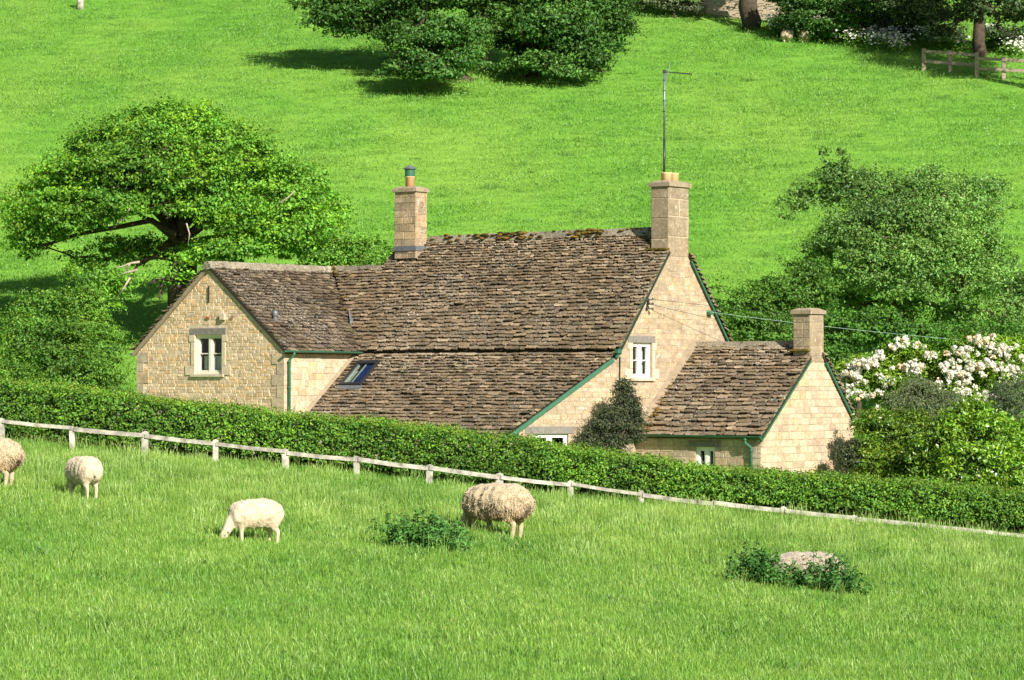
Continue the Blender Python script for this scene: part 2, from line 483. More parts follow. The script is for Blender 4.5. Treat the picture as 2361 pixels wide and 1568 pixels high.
STONES = []   # (area, verts, faces, tint, parent, mat)
def lay_stones(parent, poly, holes, frame, mat, ch=(.09, .17), cw=(.16, .42), proud=(.004, .028), gap=.010, rough=.25, tints=None, seed=1, skip=0.0):
    rs = random.Random(seed)
    z0 = min(p[1] for p in poly); z1 = max(p[1] for p in poly)
    s0 = min(p[0] for p in poly); s1 = max(p[0] for p in poly)
    if parea(poly) < 0: poly = poly[::-1]
    z = z0
    while z < z1:
        hgt = rs.uniform(*ch)
        s = s0 - rs.uniform(0, cw[0])
        wob = [rs.uniform(-1, 1) * rough * hgt * .35 for _ in range(3)]
        while s < s1:
            wd = rs.uniform(*cw) * (1.25 if rs.random() < .12 else 1)
            rects = [(s, s + wd, z, z + hgt)]
            if rough > .2 and rs.random() < .18 and hgt > .11:
                k = z + hgt * rs.uniform(.4, .6); rects = [(s, s + wd, z, k), (s, s + wd, k, z + hgt)]
            for (a, b, c, d) in rects:
                parts = [(a, b)]
                for hl in holes:
                    if d > hl[2] and c < hl[3]:
                        np_ = []
                        for (x, y) in parts:
                            if y <= hl[0] or x >= hl[1]: np_.append((x, y))
                            else:
                                if hl[0] - x > .06: np_.append((x, hl[0]))
                                if y - hl[1] > .06: np_.append((hl[1], y))
                        parts = np_
                for (x, y) in parts:
                    if rs.random() < skip: continue
                    j = lambda q: rs.uniform(-q, q)
                    jr = rough * .06
                    g2 = gap / 2
                    q = [(x + g2 + abs(j(jr)), c + g2 + j(jr * .4)), ((x + y) / 2, c + g2 + j(jr * .4)), (y - g2 - abs(j(jr)), c + g2 + j(jr * .4)),
                         (y - g2 - abs(j(jr)), d - g2 + j(jr * .4)), ((x + y) / 2 + j(.03), d - g2 + j(jr * .4)), (x + g2 + abs(j(jr)), d - g2 + j(jr * .4))]
                    q = clip_poly(q, poly)
                    if len(q) < 3 or parea(q) < .0012: continue
                    n = len(q); cx = sum(p[0] for p in q) / n; cz = sum(p[1] for p in q) / n
                    pr = rs.uniform(*proud); ins = .82 if rough > .2 else .93
                    tx, tz = j(.02 * rough * 4), j(.03 * rough * 4)
                    vs = [frame(p[0], p[1], -.004) for p in q]
                    vs += [frame(cx + (p[0] - cx) * ins, cz + (p[1] - cz) * ins, max(.003, pr + tx * (p[0] - cx) + tz * (p[1] - cz))) for p in q]
                    fs = [(i, (i + 1) % n, n + (i + 1) % n, n + i) for i in range(n)] + [tuple(range(n, 2 * n))]
                    t = rs.choice(tints); k = rs.uniform(.85, 1.12)
                    STONES.append((parea(q), vs, fs, (t[0] * k, t[1] * k, t[2] * k), parent, mat))
            s += wd
        z += hgt

WARM = [(1, 1, 1), (1, 1, 1), (1.05, 1.0, .92), (1.1, 1.08, 1.05), (.9, .88, .85), (1.12, .98, .75), (1.1, .92, .68), (.82, .82, .82), (1.22, 1.2, 1.2), (.95, .93, .9), (1.0, .9, .72)]
GREYER = [(1, 1, 1), (1.05, 1.03, 1.0), (.92, .92, .93), (.95, .93, .9), (1.1, 1.1, 1.08), (.88, .86, .84), (1.08, 1.0, .85), (1, .95, .85)]

# wall frames -> house coordinates
fr_wing = lambda s, z, d: (s, -d, z)                      # faces the field (-b)
fr_side = lambda s, z, d: (d, s, z)                       # faces right (+a), at a = 0
fr_gab = lambda s, z, d: (9.53 + d, s, z)
fr_extf = lambda s, z, d: (s, 4.13 - d, z)
fr_extg = lambda s, z, d: (13.69 + d, s, z)
SP1 = np.array([7.85, .24]); SP2 = np.array([9.53, 3.16]); SPL = float(np.linalg.norm(SP2 - SP1)); SPD = (SP2 - SP1) / SPL; SPN = np.array([SPD[1], -SPD[0]])
def fr_spl(s, z, d):
    q = SP1 + SPD * s + SPN * d
    return (q[0], q[1], z)

WH = (-3.5, -2.41, .22, 1.39)
MH = (3.94, 4.92, .10, 1.10)
EH = (11.53, 12.18, -2.45, -1.81)
DH = (.84, 1.90, -2.9, -1.44)
zl = ZB - .3
wing_poly = [(-5.85, zl), (0, zl), (0, .98), (-2.93, 3.40), (-5.85, 1.02)]
side_poly = [(0, zl), (3.6, zl), (3.6, .95), (0, .95)]
gab_poly = [(3.16, zl), (9.0, zl), (9.0, 1.0), (6.24, 4.27), (3.16, .74)]
spl_poly = [(0, zl), (SPL, zl), (SPL, .70), (0, -1.56)]
extf_poly = [(9.53, zl), (13.69, zl), (13.69, -1.46), (9.53, -1.46)]
extg_poly = [(4.13, zl), (9.05, zl), (9.05, -1.10), (7.05, .98), (4.13, -1.50)]

w_wing = wall_sheet('gable_wall', wing_poly, [WH], fr_wing, M['mortar'])
w_side = wall_sheet('side_wall', side_poly, [], fr_side, M['mortar'])
w_gab = wall_sheet('gable_wall', gab_poly, [MH], fr_gab, M['oldmortar'])
w_spl = wall_sheet('lean_to_wall', spl_poly, [DH], fr_spl, M['oldmortar'])
w_extf = wall_sheet('extension_wall', extf_poly, [EH], fr_extf, M['oldmortar'])
w_extg = wall_sheet('gable_wall', extg_poly, [], fr_extg, M['oldmortar'])
mb = MB()   # rear and hidden walls
for (a0, b0, a1, b1, zt) in ((-5.85, 0, -5.85, 9.0, 1.0), (-5.85, 9.0, 9.53, 9.0, 1.0), (13.69, 9.05, 9.53, 9.05, -1.1)):
    mb.add([(a0, b0, zl), (a1, b1, zl), (a1, b1, zt), (a0, b0, zt)], [(0, 1, 2, 3)])
mb.add([(0, .24, zl), (7.85, .24, zl), (7.85, .24, -1.56), (0, .24, -1.56)], [(0, 1, 2, 3)])
mb.add([(-.7, 5.46, 3.4), (-.7, 7.0, 3.4), (-.7, 6.24, 4.3)], [(0, 1, 2)])
hpart(mb, 'rear_wall', M['mortar'])

def hole_pad(h, l=.2, top=.22, bot=.10): return (h[0] - l, h[1] + l, h[2] - bot, h[3] + top)
def no_stone(h, lint=.21): return [(h[0] - .005, h[1] + .005, h[2], h[3]), (h[0] - .22, h[1] + .2, h[3], h[3] + lint), (h[0] - .15, h[1] + .1, h[2] - .1, h[2])]
vis = lambda poly, zc: clip_poly(poly, [(-50, zc), (50, zc), (50, 50), (-50, 50)])
lay_stones(w_wing, vis(wing_poly, -1.3), no_stone(WH), fr_wing, M['stone'], (.06, .125), (.12, .36), (.002, .013), .005, .26, [tuple(.2 + .8 * q for q in t) for t in WARM], 3)
lay_stones(w_side, vis(side_poly, -1.3), [], fr_side, M['ashlar'], (.12, .22), (.20, .46), (.006, .022), .010, .14, [(1.05, 1.03, .98), (1.1, 1.1, 1.05), (1, 1, 1), (1.1, .98, .8), (1.15, 1.15, 1.15)], 5)
lay_stones(w_gab, vis(gab_poly, -1.6), no_stone(MH), fr_gab, M['aged'], (.10, .18), (.16, .40), (.003, .011), .008, .2, GREYER, 7, skip=.03)
lay_stones(w_spl, vis(spl_poly, -2.2), no_stone(DH), fr_spl, M['aged'], (.10, .17), (.16, .38), (.003, .011), .008, .2, GREYER, 9, skip=.03)
lay_stones(w_extf, vis(extf_poly, -2.7), no_stone(EH), fr_extf, M['ashlar'], (.14, .22), (.22, .5), (.003, .012), .010, .12, GREYER, 11)
lay_stones(w_extg, vis(extg_poly, -2.95), [], fr_extg, M['ashlar'], (.12, .24), (.18, .46), (.004, .016), .014, .14, [(1.12, 1.1, 1.08), (1.05, 1.05, 1.0), (1.15, 1.15, 1.12), (1.1, 1.02, .86), (1, .98, .95), (.92, .9, .88)], 13)

# ---- chimneys
def chimney(a0, a1, b0, b1, z0, z1, cap, seed, tints, matn, gapw=.008, chh=(.13, .24), cww=(.18, .4), pr=(.012, .02)):
    mb = MB().box(a0 + .01, a1 - .01, b0 + .01, b1 - .01, z0, z1)
    st = hpart(mb, 'chimney_stack', M['mortar'])
    for fr, s0, s1 in ((lambda s, z, d: (s, b0 + .01 - d, z), a0, a1), (lambda s, z, d: (a1 - .01 + d, s, z), b0, b1),
                       (lambda s, z, d: (a0 + .01 - d, s, z), b0, b1), (lambda s, z, d: (s, b1 - .01 + d, z), a0, a1)):
        lay_stones(st, [(s0 + .004, z0), (s1 - .004, z0), (s1 - .004, z1), (s0 + .004, z1)], [], fr, M[matn], chh, cww, pr, gapw, .1, tints, seed)
        seed += 1
    # overhanging cap with a bevelled top
    o = .055; zc = z1; hc = cap
    A0, A1, B0, B1 = a0 - o, a1 + o, b0 - o, b1 + o
    v = [(A0, B0, zc), (A1, B0, zc), (A1, B1, zc), (A0, B1, zc), (A0, B0, zc + hc), (A1, B0, zc + hc), (A1, B1, zc + hc), (A0, B1, zc + hc),
         (a0 + .1, b0 + .1, zc + hc + .07), (a1 - .1, b0 + .1, zc + hc + .07), (a1 - .1, b1 - .1, zc + hc + .07), (a0 + .1, b1 - .1, zc + hc + .07)]
    c = MB().add(v, [(3, 2, 1, 0), (0, 1, 5, 4), (1, 2, 6, 5), (2, 3, 7, 6), (3, 0, 4, 7), (4, 5, 9, 8), (5, 6, 10, 9), (6, 7, 11, 10), (7, 4, 8, 11), (8, 9, 10, 11)])
    hpart(c, 'capstone', M['chim'], st)
    return st

ch_l = chimney(-.40, .42, 5.55, 6.10, 3.75, 5.78, .10, 21, [(.8, .78, .76), (.9, .86, .8), (1, .92, .8), (.72, .7, .7)], 'aged', .006)
ch_r = chimney(8.93, 9.55, 5.76, 6.80, 3.58, 5.60, .11, 25, GREYER[:3], 'chim', .006, (.45, .62), (.7, 1.4), (.012, .014))
ch_e = chimney(13.16, 13.71, 6.66, 7.40, .55, 1.90, .10, 29, GREYER[:4], 'chim', .005, (.18, .26), (.25, .5), (.012, .015))
hpart(MB().box(-.43, .45, 5.52, 6.0, 3.98, 4.13), 'lead_flashing', M['lead'], ch_l)
hpart(MB().box(8.86, 9.56, 5.62, 5.78, 3.78, 3.83), 'drip_stone', M['moss'], ch_r)
hpart(MB().box(13.1, 13.72, 6.52, 6.68, .86, .91), 'drip_stone', M['moss'], ch_e)
# pots
pot = MB().lathe((0, 5.8, 5.92), [(.15, 0), (.14, .30), (.16, .31), (.16, .34), (.12, .34)], 20)
p1 = hpart(pot, 'chimney_pot', M['terra'], ch_l, True)
cw = MB().lathe((0, 5.8, 6.27), [(.17, 0), (.17, .02), (.155, .02), (.155, .21), (.17, .21), (.20, .22), (.20, .235), (.09, .30), (.08, .30), (.05, .34), (.0, .345)], 20)
hpart(cw, 'cowl', M['green'], ch_l, False)
hpart(MB().lathe((0, 5.8, 6.495), [(.205, 0), (.205, .015), (.09, .075), (.06, .11), (0, .115)], 20), 'cowl_lid', M['lead'], ch_l)
for bb in (6.10, 6.46):
    hpart(MB().lathe((9.24, bb, 5.74), [(.155, 0), (.15, .24), (.165, .25), (.165, .275), (.13, .275)], 20), 'chimney_pot', M['yclay'], ch_r, True)

# ---- roofs
SLATES = []
def slope(name, O, U, Vv, spans, v1, ch, cw, mat, seed, deck_poly, th=.042, tintf=None, raise_=0.0):
    """O origin at the eave, U along the eave, Vv up the slope (unit, house coords). spans(v) -> list of (u0,u1)."""
    rs = random.Random(seed)
    O = np.array(O, float); U = np.array(U, float); Vv = np.array(Vv, float); Vv /= np.linalg.norm(Vv)
    N = np.cross(U, Vv)
    if N[2] < 0: N = -N
    P = lambda u, v, n: O + U * u + Vv * v + N * n
    dk = MB()
    n = len(deck_poly)
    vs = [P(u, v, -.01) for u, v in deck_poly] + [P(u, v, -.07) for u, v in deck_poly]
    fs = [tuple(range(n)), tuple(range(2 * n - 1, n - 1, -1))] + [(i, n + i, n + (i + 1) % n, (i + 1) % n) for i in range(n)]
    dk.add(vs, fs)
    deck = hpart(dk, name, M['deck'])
    v = 0.0; k = 0
    while v < v1 - .03:
        f = v / v1
        e = (ch[0] + (ch[1] - ch[0]) * f) * rs.uniform(.9, 1.12)
        for (u0, u1) in spans(min(v + e * .5, v1)):
            u = u0 - rs.uniform(0, .1) * 0
            first = True
            while u < u1 - .02:
                wd = (cw[0] + (cw[1] - cw[0]) * f) * rs.uniform(.55, 1.45)
                if first: wd *= rs.uniform(.4, 1); first = False
                if u + wd > u1 - .06: wd = u1 - u
                g = rs.uniform(.002, .026)
                jj = lambda q: rs.uniform(-q, q)
                t = th * rs.uniform(.6, 1.5)
                low = v + jj(.03) * e / .16
                lift = t + .026 + raise_ + max(0, jj(.02)) + (.03 if rs.random() < .06 else 0)
                a, b = u + g, u + wd - g
                r1, r2 = rs.uniform(.01, .05), rs.uniform(.01, .05)
                L = e * 1.35
                pts = [(a + r1 * .3, low + r1, lift), (a + min(r1 * 1.6, wd * .3), low + jj(.008), lift), (b - min(r2 * 1.6, wd * .3), low + jj(.01), lift), (b - r2 * .3, low + r2, lift),
                       (b, low + L, .014 + jj(.004)), (a, low + L, .014 + jj(.004))]
                tilt = jj(.012)
                pts = [(x, y, z + tilt * ((x - a) / max(wd, .05) - .5)) for x, y, z in pts]
                top = [P(x, y, z) for x, y, z in pts]; bot = [P(x, y, z - t) for x, y, z in pts]
                m_ = 6
                fs = [tuple(range(m_))] + [(i, m_ + i, m_ + (i + 1) % m_, (i + 1) % m_) for i in (5, 0, 1, 2, 3)]
                tn = tintf(rs, u, f)
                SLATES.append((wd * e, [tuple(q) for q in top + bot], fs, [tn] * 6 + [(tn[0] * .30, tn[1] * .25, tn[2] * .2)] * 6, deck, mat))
                u += wd
        v += e; k += 1
    return deck, P

def brown(rs, u, f):
    base = rs.choice([(1, 1, 1), (1.0, .94, .86), (1.1, 1.05, .98), (.84, .84, .80), (.70, .69, .65), (1.18, 1.1, .98), (1.06, .97, .84), (.93, .9, .84), (1.45, 1.42, 1.32)])
    if rs.random() < .04 + .4 * max(0.0, (f - .72) / .28): base = (1.75, 1.78, 1.75)
    k = rs.uniform(.68, 1.25)
    return (base[0] * k, base[1] * k, base[2] * k)
def greyer(rs, u, f):
    b = brown(rs, u, f)
    m = sum(b) / 3 * .62
    return (m * .58 + b[0] * .27, m * .58 + b[1] * .27, m * .59 + b[2] * .27)

def scan(poly):
    def f(v):
        xs = []
        for i in range(len(poly)):
            (u0, v0), (u1, v1) = poly[i], poly[(i + 1) % len(poly)]
            if (v0 <= v) != (v1 <= v): xs.append(u0 + (v - v0) / (v1 - v0) * (u1 - u0))
        xs.sort()
        return [(xs[i], xs[i + 1]) for i in range(0, len(xs) - 1, 2)]
    return f

mm = (4.35 - .93) / (6.24 - 3.27); Lm = math.hypot(1, mm)      # main slope
vz = lambda z, z0, m: (z - z0) / m * math.hypot(1, m)
ZE = .90
main_poly = [(.02, 0), (9.62, 0), (9.62, vz(3.74, ZE, mm)), (8.90, vz(3.74, ZE, mm)), (8.90, vz(4.36, ZE, mm)), (-.62, vz(4.36, ZE, mm)), (-.85, vz(3.46, ZE, mm)), (-2.75, vz(3.46, ZE, mm))]
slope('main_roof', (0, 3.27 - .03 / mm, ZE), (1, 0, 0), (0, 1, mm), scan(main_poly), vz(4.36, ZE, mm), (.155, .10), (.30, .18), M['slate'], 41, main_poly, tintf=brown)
# catslide
mc = .78
cat_poly = [(.02, 0), (7.80, 0), (9.60, vz(.84, -1.56, mc)), (.02, vz(.84, -1.56, mc))]
cat_o = (0, 3.20 - (.76 + 1.56) / mc, -1.56)
SK = (.42, 1.24, vz(-.16, -1.56, mc), vz(.53, -1.56, mc))
def cat_span(v):
    r_ = scan(cat_poly)(v)
    if SK[2] - .03 < v < SK[3] and r_:
        (u0, u1) = r_[0]; r_ = [(u0, SK[0]), (SK[1], u1)]
    return r_
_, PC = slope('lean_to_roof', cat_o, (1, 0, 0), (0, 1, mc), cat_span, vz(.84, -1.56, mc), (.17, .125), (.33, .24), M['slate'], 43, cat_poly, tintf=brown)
# wing right slope: u along b
mw = (3.46 - .86) / (2.93 + .18); 
wtop = vz(3.46, .86, mw)
wing_rp = [(-.07, 0), (3.36, 0), (5.55, wtop), (-.07, wtop)]
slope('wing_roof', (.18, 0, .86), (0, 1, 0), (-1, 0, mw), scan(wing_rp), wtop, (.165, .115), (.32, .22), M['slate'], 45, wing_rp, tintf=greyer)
wing_lp = [(-.07, 0), (8.9, 0), (8.9, wtop), (-.07, wtop)]
slope('wing_rear_roof', (-6.04, 0, .86), (0, 1, 0), (1, 0, mw), lambda v: [(-.10, .8)], wtop, (.2, .15), (.9, .9), M['slate'], 46, wing_lp, tintf=brown, th=.045, raise_=.04)
# extension
me_ = (1.05 + 1.52) / (7.03 - 4.0); etop = vz(1.05, -1.52, me_)
ext_p = [(9.5, 0), (13.78, 0), (13.78, vz(.68, -1.52, me_)), (13.12, vz(.68, -1.52, me_)), (13.12, etop), (9.5, etop)]
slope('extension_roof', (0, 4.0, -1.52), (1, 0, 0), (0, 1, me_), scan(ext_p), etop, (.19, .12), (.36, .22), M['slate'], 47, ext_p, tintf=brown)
mr = (1.05 + 1.2) / (9.2 - 7.07); rtop = vz(1.05, -1.2, mr)
slope('extension_rear_roof', (0, 9.2, -1.2), (1, 0, 0), (0, -1, mr), lambda v: [(13.2, 13.80)], rtop - .45, (.21, .15), (.6, .6), M['slate'], 48, [(9.5, 0), (13.74, 0), (13.74, rtop - .42), (13.12, rtop - .42), (13.12, rtop), (9.5, rtop)], tintf=brown, th=.05, raise_=.05)
mr2 = (4.33 - .85) / (9.2 - 6.24); rtop2 = vz(4.33, .85, mr2)
slope('main_rear_roof', (0, 9.2, .85), (1, 0, 0), (0, -1, mr2), lambda v: [(9.0, 9.64)], rtop2 - .9, (.19, .14), (.6, .6), M['slate'], 49, [(-.62, 0), (9.58, 0), (9.58, rtop2 - .88), (8.9, rtop2 - .88), (8.9, rtop2), (-.62, rtop2)], tintf=brown, th=.05, raise_=.06)

# pick out the largest pieces one by one, join the rest of each surface
def emit(pieces, name, rest_name, keep):
    order = sorted(range(len(pieces)), key=lambda i: -pieces[i][0])
    single = set(order[:keep]); rest = {}
    for i, (ar, vs, fs, tn, parent, mat) in enumerate(pieces):
        if i in single:
            hpart(MB().add(vs, fs, tn), name, mat, parent)
        else:
            rest.setdefault((parent.name, mat.name), (parent, mat, MB()))[2].add(vs, fs, tn)
    for parent, mat, mb in rest.values():
        tag(hpart(mb, rest_name, mat, parent), kind='stuff')
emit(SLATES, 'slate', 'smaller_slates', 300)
emit(STONES, 'stone', 'smaller_stones', 300)

# ridge stones, each its own piece
def ridge(parent_roof, p, q, drop_f, drop_r, name='ridge_stone', seed=1, mat='ridge', wdt=.17, bump=.02):
    rs = random.Random(seed)
    p = np.array(p, float); q = np.array(q, float); L = np.linalg.norm(q - p); d = (q - p) / L
    s = np.cross(d, (0, 0, 1.0))
    t = 0.0
    while t < L - .05:
        l = min(rs.uniform(.32, .55), L - t)
        a = p + d * (t + .004); b = p + d * (t + l - .004); h = rs.uniform(0, bump); wv = wdt * rs.uniform(.9, 1.1)
        vs = []
        for c in (a, b):
            hh = h + rs.uniform(-.006, .006)
            vs += [c + s * wv + np.array([0, 0, hh - wv * drop_f]), c + s * .05 + np.array([0, 0, hh + .035]), c - s * .05 + np.array([0, 0, hh + .035]), c - s * wv + np.array([0, 0, hh - wv * drop_r]),
                   c - s * wv * .8 + np.array([0, 0, hh - wv * drop_r - .04]), c + s * wv * .8 + np.array([0, 0, hh - wv * drop_f - .04])]
        fs = [(i, i + 1, i + 7, i + 6) for i in range(5)] + [(5, 0, 6, 11), (5, 4, 3, 2, 1, 0), (6, 7, 8, 9, 10, 11)]
        k = rs.uniform(.8, 1.2)
        hpart(MB().add(vs, fs, (k, k, k)), name, M[mat])
        t += l
ridge(None, (.44, 6.24, 4.40), (8.92, 6.24, 4.43), mm, mr2, seed=3)
ridge(None, (-2.93, -.14, 3.53), (-2.93, 5.5, 3.53), mw, mw, seed=4, wdt=.2)
ridge(None, (-2.8, 5.5, 3.53), (-.80, 5.5, 3.53), mm, .8, seed=5)
ridge(None, (9.54, 7.05, 1.11), (13.14, 7.05, 1.11), me_, mr, seed=6, wdt=.2)
# low roof behind the short ridge
hpart(MB().add([(-2.93, 5.5, 3.46), (-.6, 5.5, 3.46), (-.6, 9.0, .9), (-6, 9.0, .9)], [(0, 1, 2, 3)]), 'rear_roof', M['slate'])

# moss cushions along the main ridge and in the valleys
def moss(spots, seed=2):
    rs = random.Random(seed); mb = MB()
    for (a, b, z, r_) in spots:
        c = rs.choice([(1, 1, 1), (1, .8, .6), (.5, .5, .6), (.25, .2, .3), (1.5, 1.2, .6)])
        n = 8; vs = []
        for j, (rr, hz) in enumerate(((1, -.01), (.85, .35), (.45, .6))):
            for k in range(n):
                q = rs.uniform(.7, 1.25)
                vs.append((a + r_ * rr * q * math.cos(6.283 * k / n) * 1.5, b + r_ * rr * q * math.sin(6.283 * k / n), z + r_ * hz * rs.uniform(.7, 1.2)))
        fs = [(i * n + k, i * n + (k + 1) % n, (i + 1) * n + (k + 1) % n, (i + 1) * n + k) for i in range(2) for k in range(n)] + [tuple(range(2 * n, 3 * n))]
        mb.add(vs, fs, c)
    return mb
sp = []
rs = random.Random(5)
for i in range(130):
    a = rs.choice([rs.uniform(1.2, 4.5), rs.uniform(3.2, 4.2), rs.uniform(.5, 8.9), rs.uniform(6, 7)])
    dz = rs.uniform(0, .22); sp.append((a, 6.2 - dz / mm, 4.46 - dz, rs.uniform(.03, .085)))
for i in range(34):
    t = rs.random() ** 1.5; a = -2.7 + 2.7 * (1 - t) * 0 + rs.uniform(-.12, .12) + (2.7 * (1 - t) if rs.random() < .4 else rs.uniform(0, .25)); 
    z = 3.5 + (a + 2.75) * -.93
    sp.append((a, 3.27 + (z - .93) / mm - .03, z + .05, rs.uniform(.03, .08)))
for i in range(60):
    t = rs.random() ** 2; z = -1.45 + t * 1.9; b = 4.0 + (z + 1.52) / me_
    sp.append((9.6 + rs.uniform(0, .45) * (1 - t), b, z + .05, rs.uniform(.03, .09)))
for i in range(16):
    sp.append((rs.uniform(13.15, 13.6), 6.58, .9, rs.uniform(.02, .04)))
tag(hpart(moss(sp), 'moss', M['moss'], None, True), kind='stuff')

# ---- windows
def window(fr, h, mat, mull, tz, depth=.11, sill=True, lint=True, lextra=(.2, .14), curtains=(), lh=.19, quoin=False):
    s0, s1, z0, z1 = h
    def bx(mb, a, b, c, d, o0, o1):
        v = [fr(x, z, o) for o in (o0, o1) for z in (c, d) for x in (a, b)]
        mb.add(v, [(0, 2, 3, 1), (4, 5, 7, 6), (0, 1, 5, 4), (2, 6, 7, 3), (0, 4, 6, 2), (1, 3, 7, 5)])
    f = MB(); fw = .065
    o0, o1 = -depth - .06, -depth + .05
    bx(f, s0 + .002, s0 + fw, z0, z1, o0, o1); bx(f, s1 - fw, s1 - .002, z0, z1, o0, o1)
    bx(f, s0 + fw, s1 - fw, z1 - fw, z1 - .002, o0, o1); bx(f, s0 + fw, s1 - fw, z0 + .002, z0 + fw * 1.1, o0, o1 + .02)
    fo = hpart(f, 'window_frame', mat)
    edges = [s0 + fw] + [m for m in mull] + [s1 - fw]
    for m in mull:
        b = MB(); bx(b, m - .045, m + .045, z0 + fw * 1.1, z1 - fw, o0, o1 - .003); hpart(b, 'mullion', mat, fo)
    for i in range(len(edges) - 1):
        a = edges[i] + (.045 if i > 0 else 0); c = edges[i + 1] - (.045 if i < len(edges) - 2 else 0)
        cs = MB(); q = .042
        za, zc = z0 + fw * 1.1 + .003, z1 - fw - .003
        bx(cs, a + .003, a + q, za, zc, o0 + .01, o1 - .02); bx(cs, c - q, c - .003, za, zc, o0 + .01, o1 - .02)
        bx(cs, a + q, c - q, za, za + q, o0 + .01, o1 - .02); bx(cs, a + q, c - q, zc - q, zc, o0 + .01, o1 - .02)
        hpart(cs, 'casement', mat, fo)
        if tz:
            g = MB(); bx(g, a + q, c - q, tz - .016, tz + .016, o0 + .02, o1 - .03); hpart(g, 'glazing_bar', mat, fo)
        segs = [(za + q, tz - .016), (tz + .016, zc - q)] if tz else [(za + q, zc - q)]
        for (u, v) in segs:
            g = MB(); g.add([fr(a + q, u, o0 + .03), fr(c - q, u, o0 + .03), fr(c - q, v, o0 + .03), fr(a + q, v, o0 + .03)], [(0, 1, 2, 3)])
            hpart(g, 'pane', M['glass'], fo)
    for (a, b, c, d, mt) in curtains:
        g = MB(); n = 10
        vs = []; 
        for k in range(n + 1):
            x = a + (b - a) * k / n; o = o0 - .10 + .02 * math.sin(k * 2.4)
            vs += [fr(x, c, o), fr(x, d, o)]
        g.add(vs, [(2 * k, 2 * k + 2, 2 * k + 3, 2 * k + 1) for k in range(n)])
        hpart(g, 'curtain', M[mt], fo)
    # dark room behind
    g = MB()
    v = [fr(x, z, o) for o in (o0 - .03, o0 - .8) for z in (z0, z1) for x in (s0, s1)]
    g.add(v, [(4, 5, 7, 6), (0, 1, 5, 4), (2, 6, 7, 3), (0, 4, 6, 2), (1, 3, 7, 5)])
    hpart(g, 'room', M['inside'], fo)
    if lint:
        g = MB(); bx(g, s0 - lextra[0], s1 + lextra[1], z1 + .001, z1 + lh, -.05, .022); hpart(g, 'lintel', M['lintel'])
    if sill:
        g = MB(); bx(g, s0 - .14, s1 + .08, z0 - .075, z0 - .001, -.14, .075); hpart(g, 'sill', M['dressed'], fo)
    if quoin:
        for (a, b, c, d) in ((s0 - .38, s0 - .003, z0 - .02, z0 + .26), (s1 + .003, s1 + .33, z0 - .02, z0 + .26), (s0 - .22, s0 - .003, z1 - .2, z1 - .005), (s1 + .003, s1 + .2, z1 - .2, z1 - .005), (s0 - .14, s0 - .003, z0 + .27, z1 - .21), (s1 + .003, s1 + .13, z0 + .27, z1 - .21)):
            g = MB(); bx(g, a, b, c, d, -.03, .033); hpart(g, 'jamb_stone', M['dressed'], fo)
window(fr_wing, WH, M['paint'], [-2.955], .83, curtains=[(-3.4, -2.5, .28, .76, 'curtain')], quoin=True)
window(fr_gab, MH, M['white'], [4.43], .60, curtains=[(4.45, 4.88, .15, 1.05, 'curtain')], quoin=True)
window(fr_extf, EH, M['white'], [11.87], None, sill=False, lh=.17)
window(fr_spl, DH, M['white'], [1.36], None, sill=False, lextra=(.24, .18), lh=.2)

# quoins at the wing corner and the far corner
rs = random.Random(8)
for (s_side, sign) in ((0.0, -1), (-5.85, 1)):
    z = -1.3; k = 0
    while z < .86:
        hgt = rs.uniform(.26, .38); hgt = min(hgt, .9 - z)
        if hgt < .1: break
        ln = (.46, .26)[k % 2]; t = rs.choice([(1, 1, 1), (1.06, 1.04, 1.0), (1.05, .98, .86), (.92, .93, .95)])
        a0, a1 = sorted((s_side - sign * .022 * (1 if sign < 0 else 1), s_side + sign * ln))
        mb = MB().box(a0 if sign < 0 else a0, a1, -.026, .26 if k % 2 else .44, z + .004, z + hgt - .004, t)
        hpart(mb, 'quoin', M['ashlar']); z += hgt; k += 1

# ---- small wall fittings on the wing gable
hpart(MB().box(-2.945, -2.915, -.05, -.02, 2.35, 2.82), 'iron_tie_bar', M['darkmetal'])
hpart(MB().box(-2.44, -2.27, -.10, -.02, 1.82, 2.0), 'stone_box', M['dressed'])
hpart(MB().box(-3.04, -2.90, -.05, -.02, 1.86, 1.92), 'red_tile', plain('red_tile', (.35, .10, .05)))
for a in (-2.05, -1.97): hpart(MB().bar((a, -.05, 1.86), (a + .05, -.05, 1.93), .02, .03), 'hook', M['lead'])

# ---- verge boards, gutters, downpipes
def board(name, p, q, wx=.05, wz=.13, mat='green', up=(0, 0, 1)):
    return hpart(MB().bar(p, q, wx, wz, up), name, M[mat])
board('verge_board', (9.585, 3.10, .66), (9.585, 5.70, .66 + 2.60 * mm), .05, .09)
board('verge_board', (9.60, 9.16, .76), (9.60, 6.85, .76 + 2.31 * mr2), .05, .06)
board('verge_board', (13.745, 4.02, -1.60), (13.745, 6.62, -1.60 + 2.60 * me_))
board('verge_board', (13.76, 9.16, -1.28), (13.76, 7.45, -1.28 + 1.71 * mr), .05, .06)
q1 = SP1 + SPN * .055; q2 = SP2 + SPN * .055
board('verge_board', (q1[0] - .1 * SPD[0], q1[1] - .1 * SPD[1], -1.66), (q2[0] - .05, q2[1] - .08, .62), .05, .11)
board('barge_board', (-6.0, -.05, .80), (-2.95, -.05, 3.37), .06, .12, 'fillet')
board('barge_board', (.12, -.035, .82), (-2.91, -.035, 3.37), .05, .09, 'lintel')
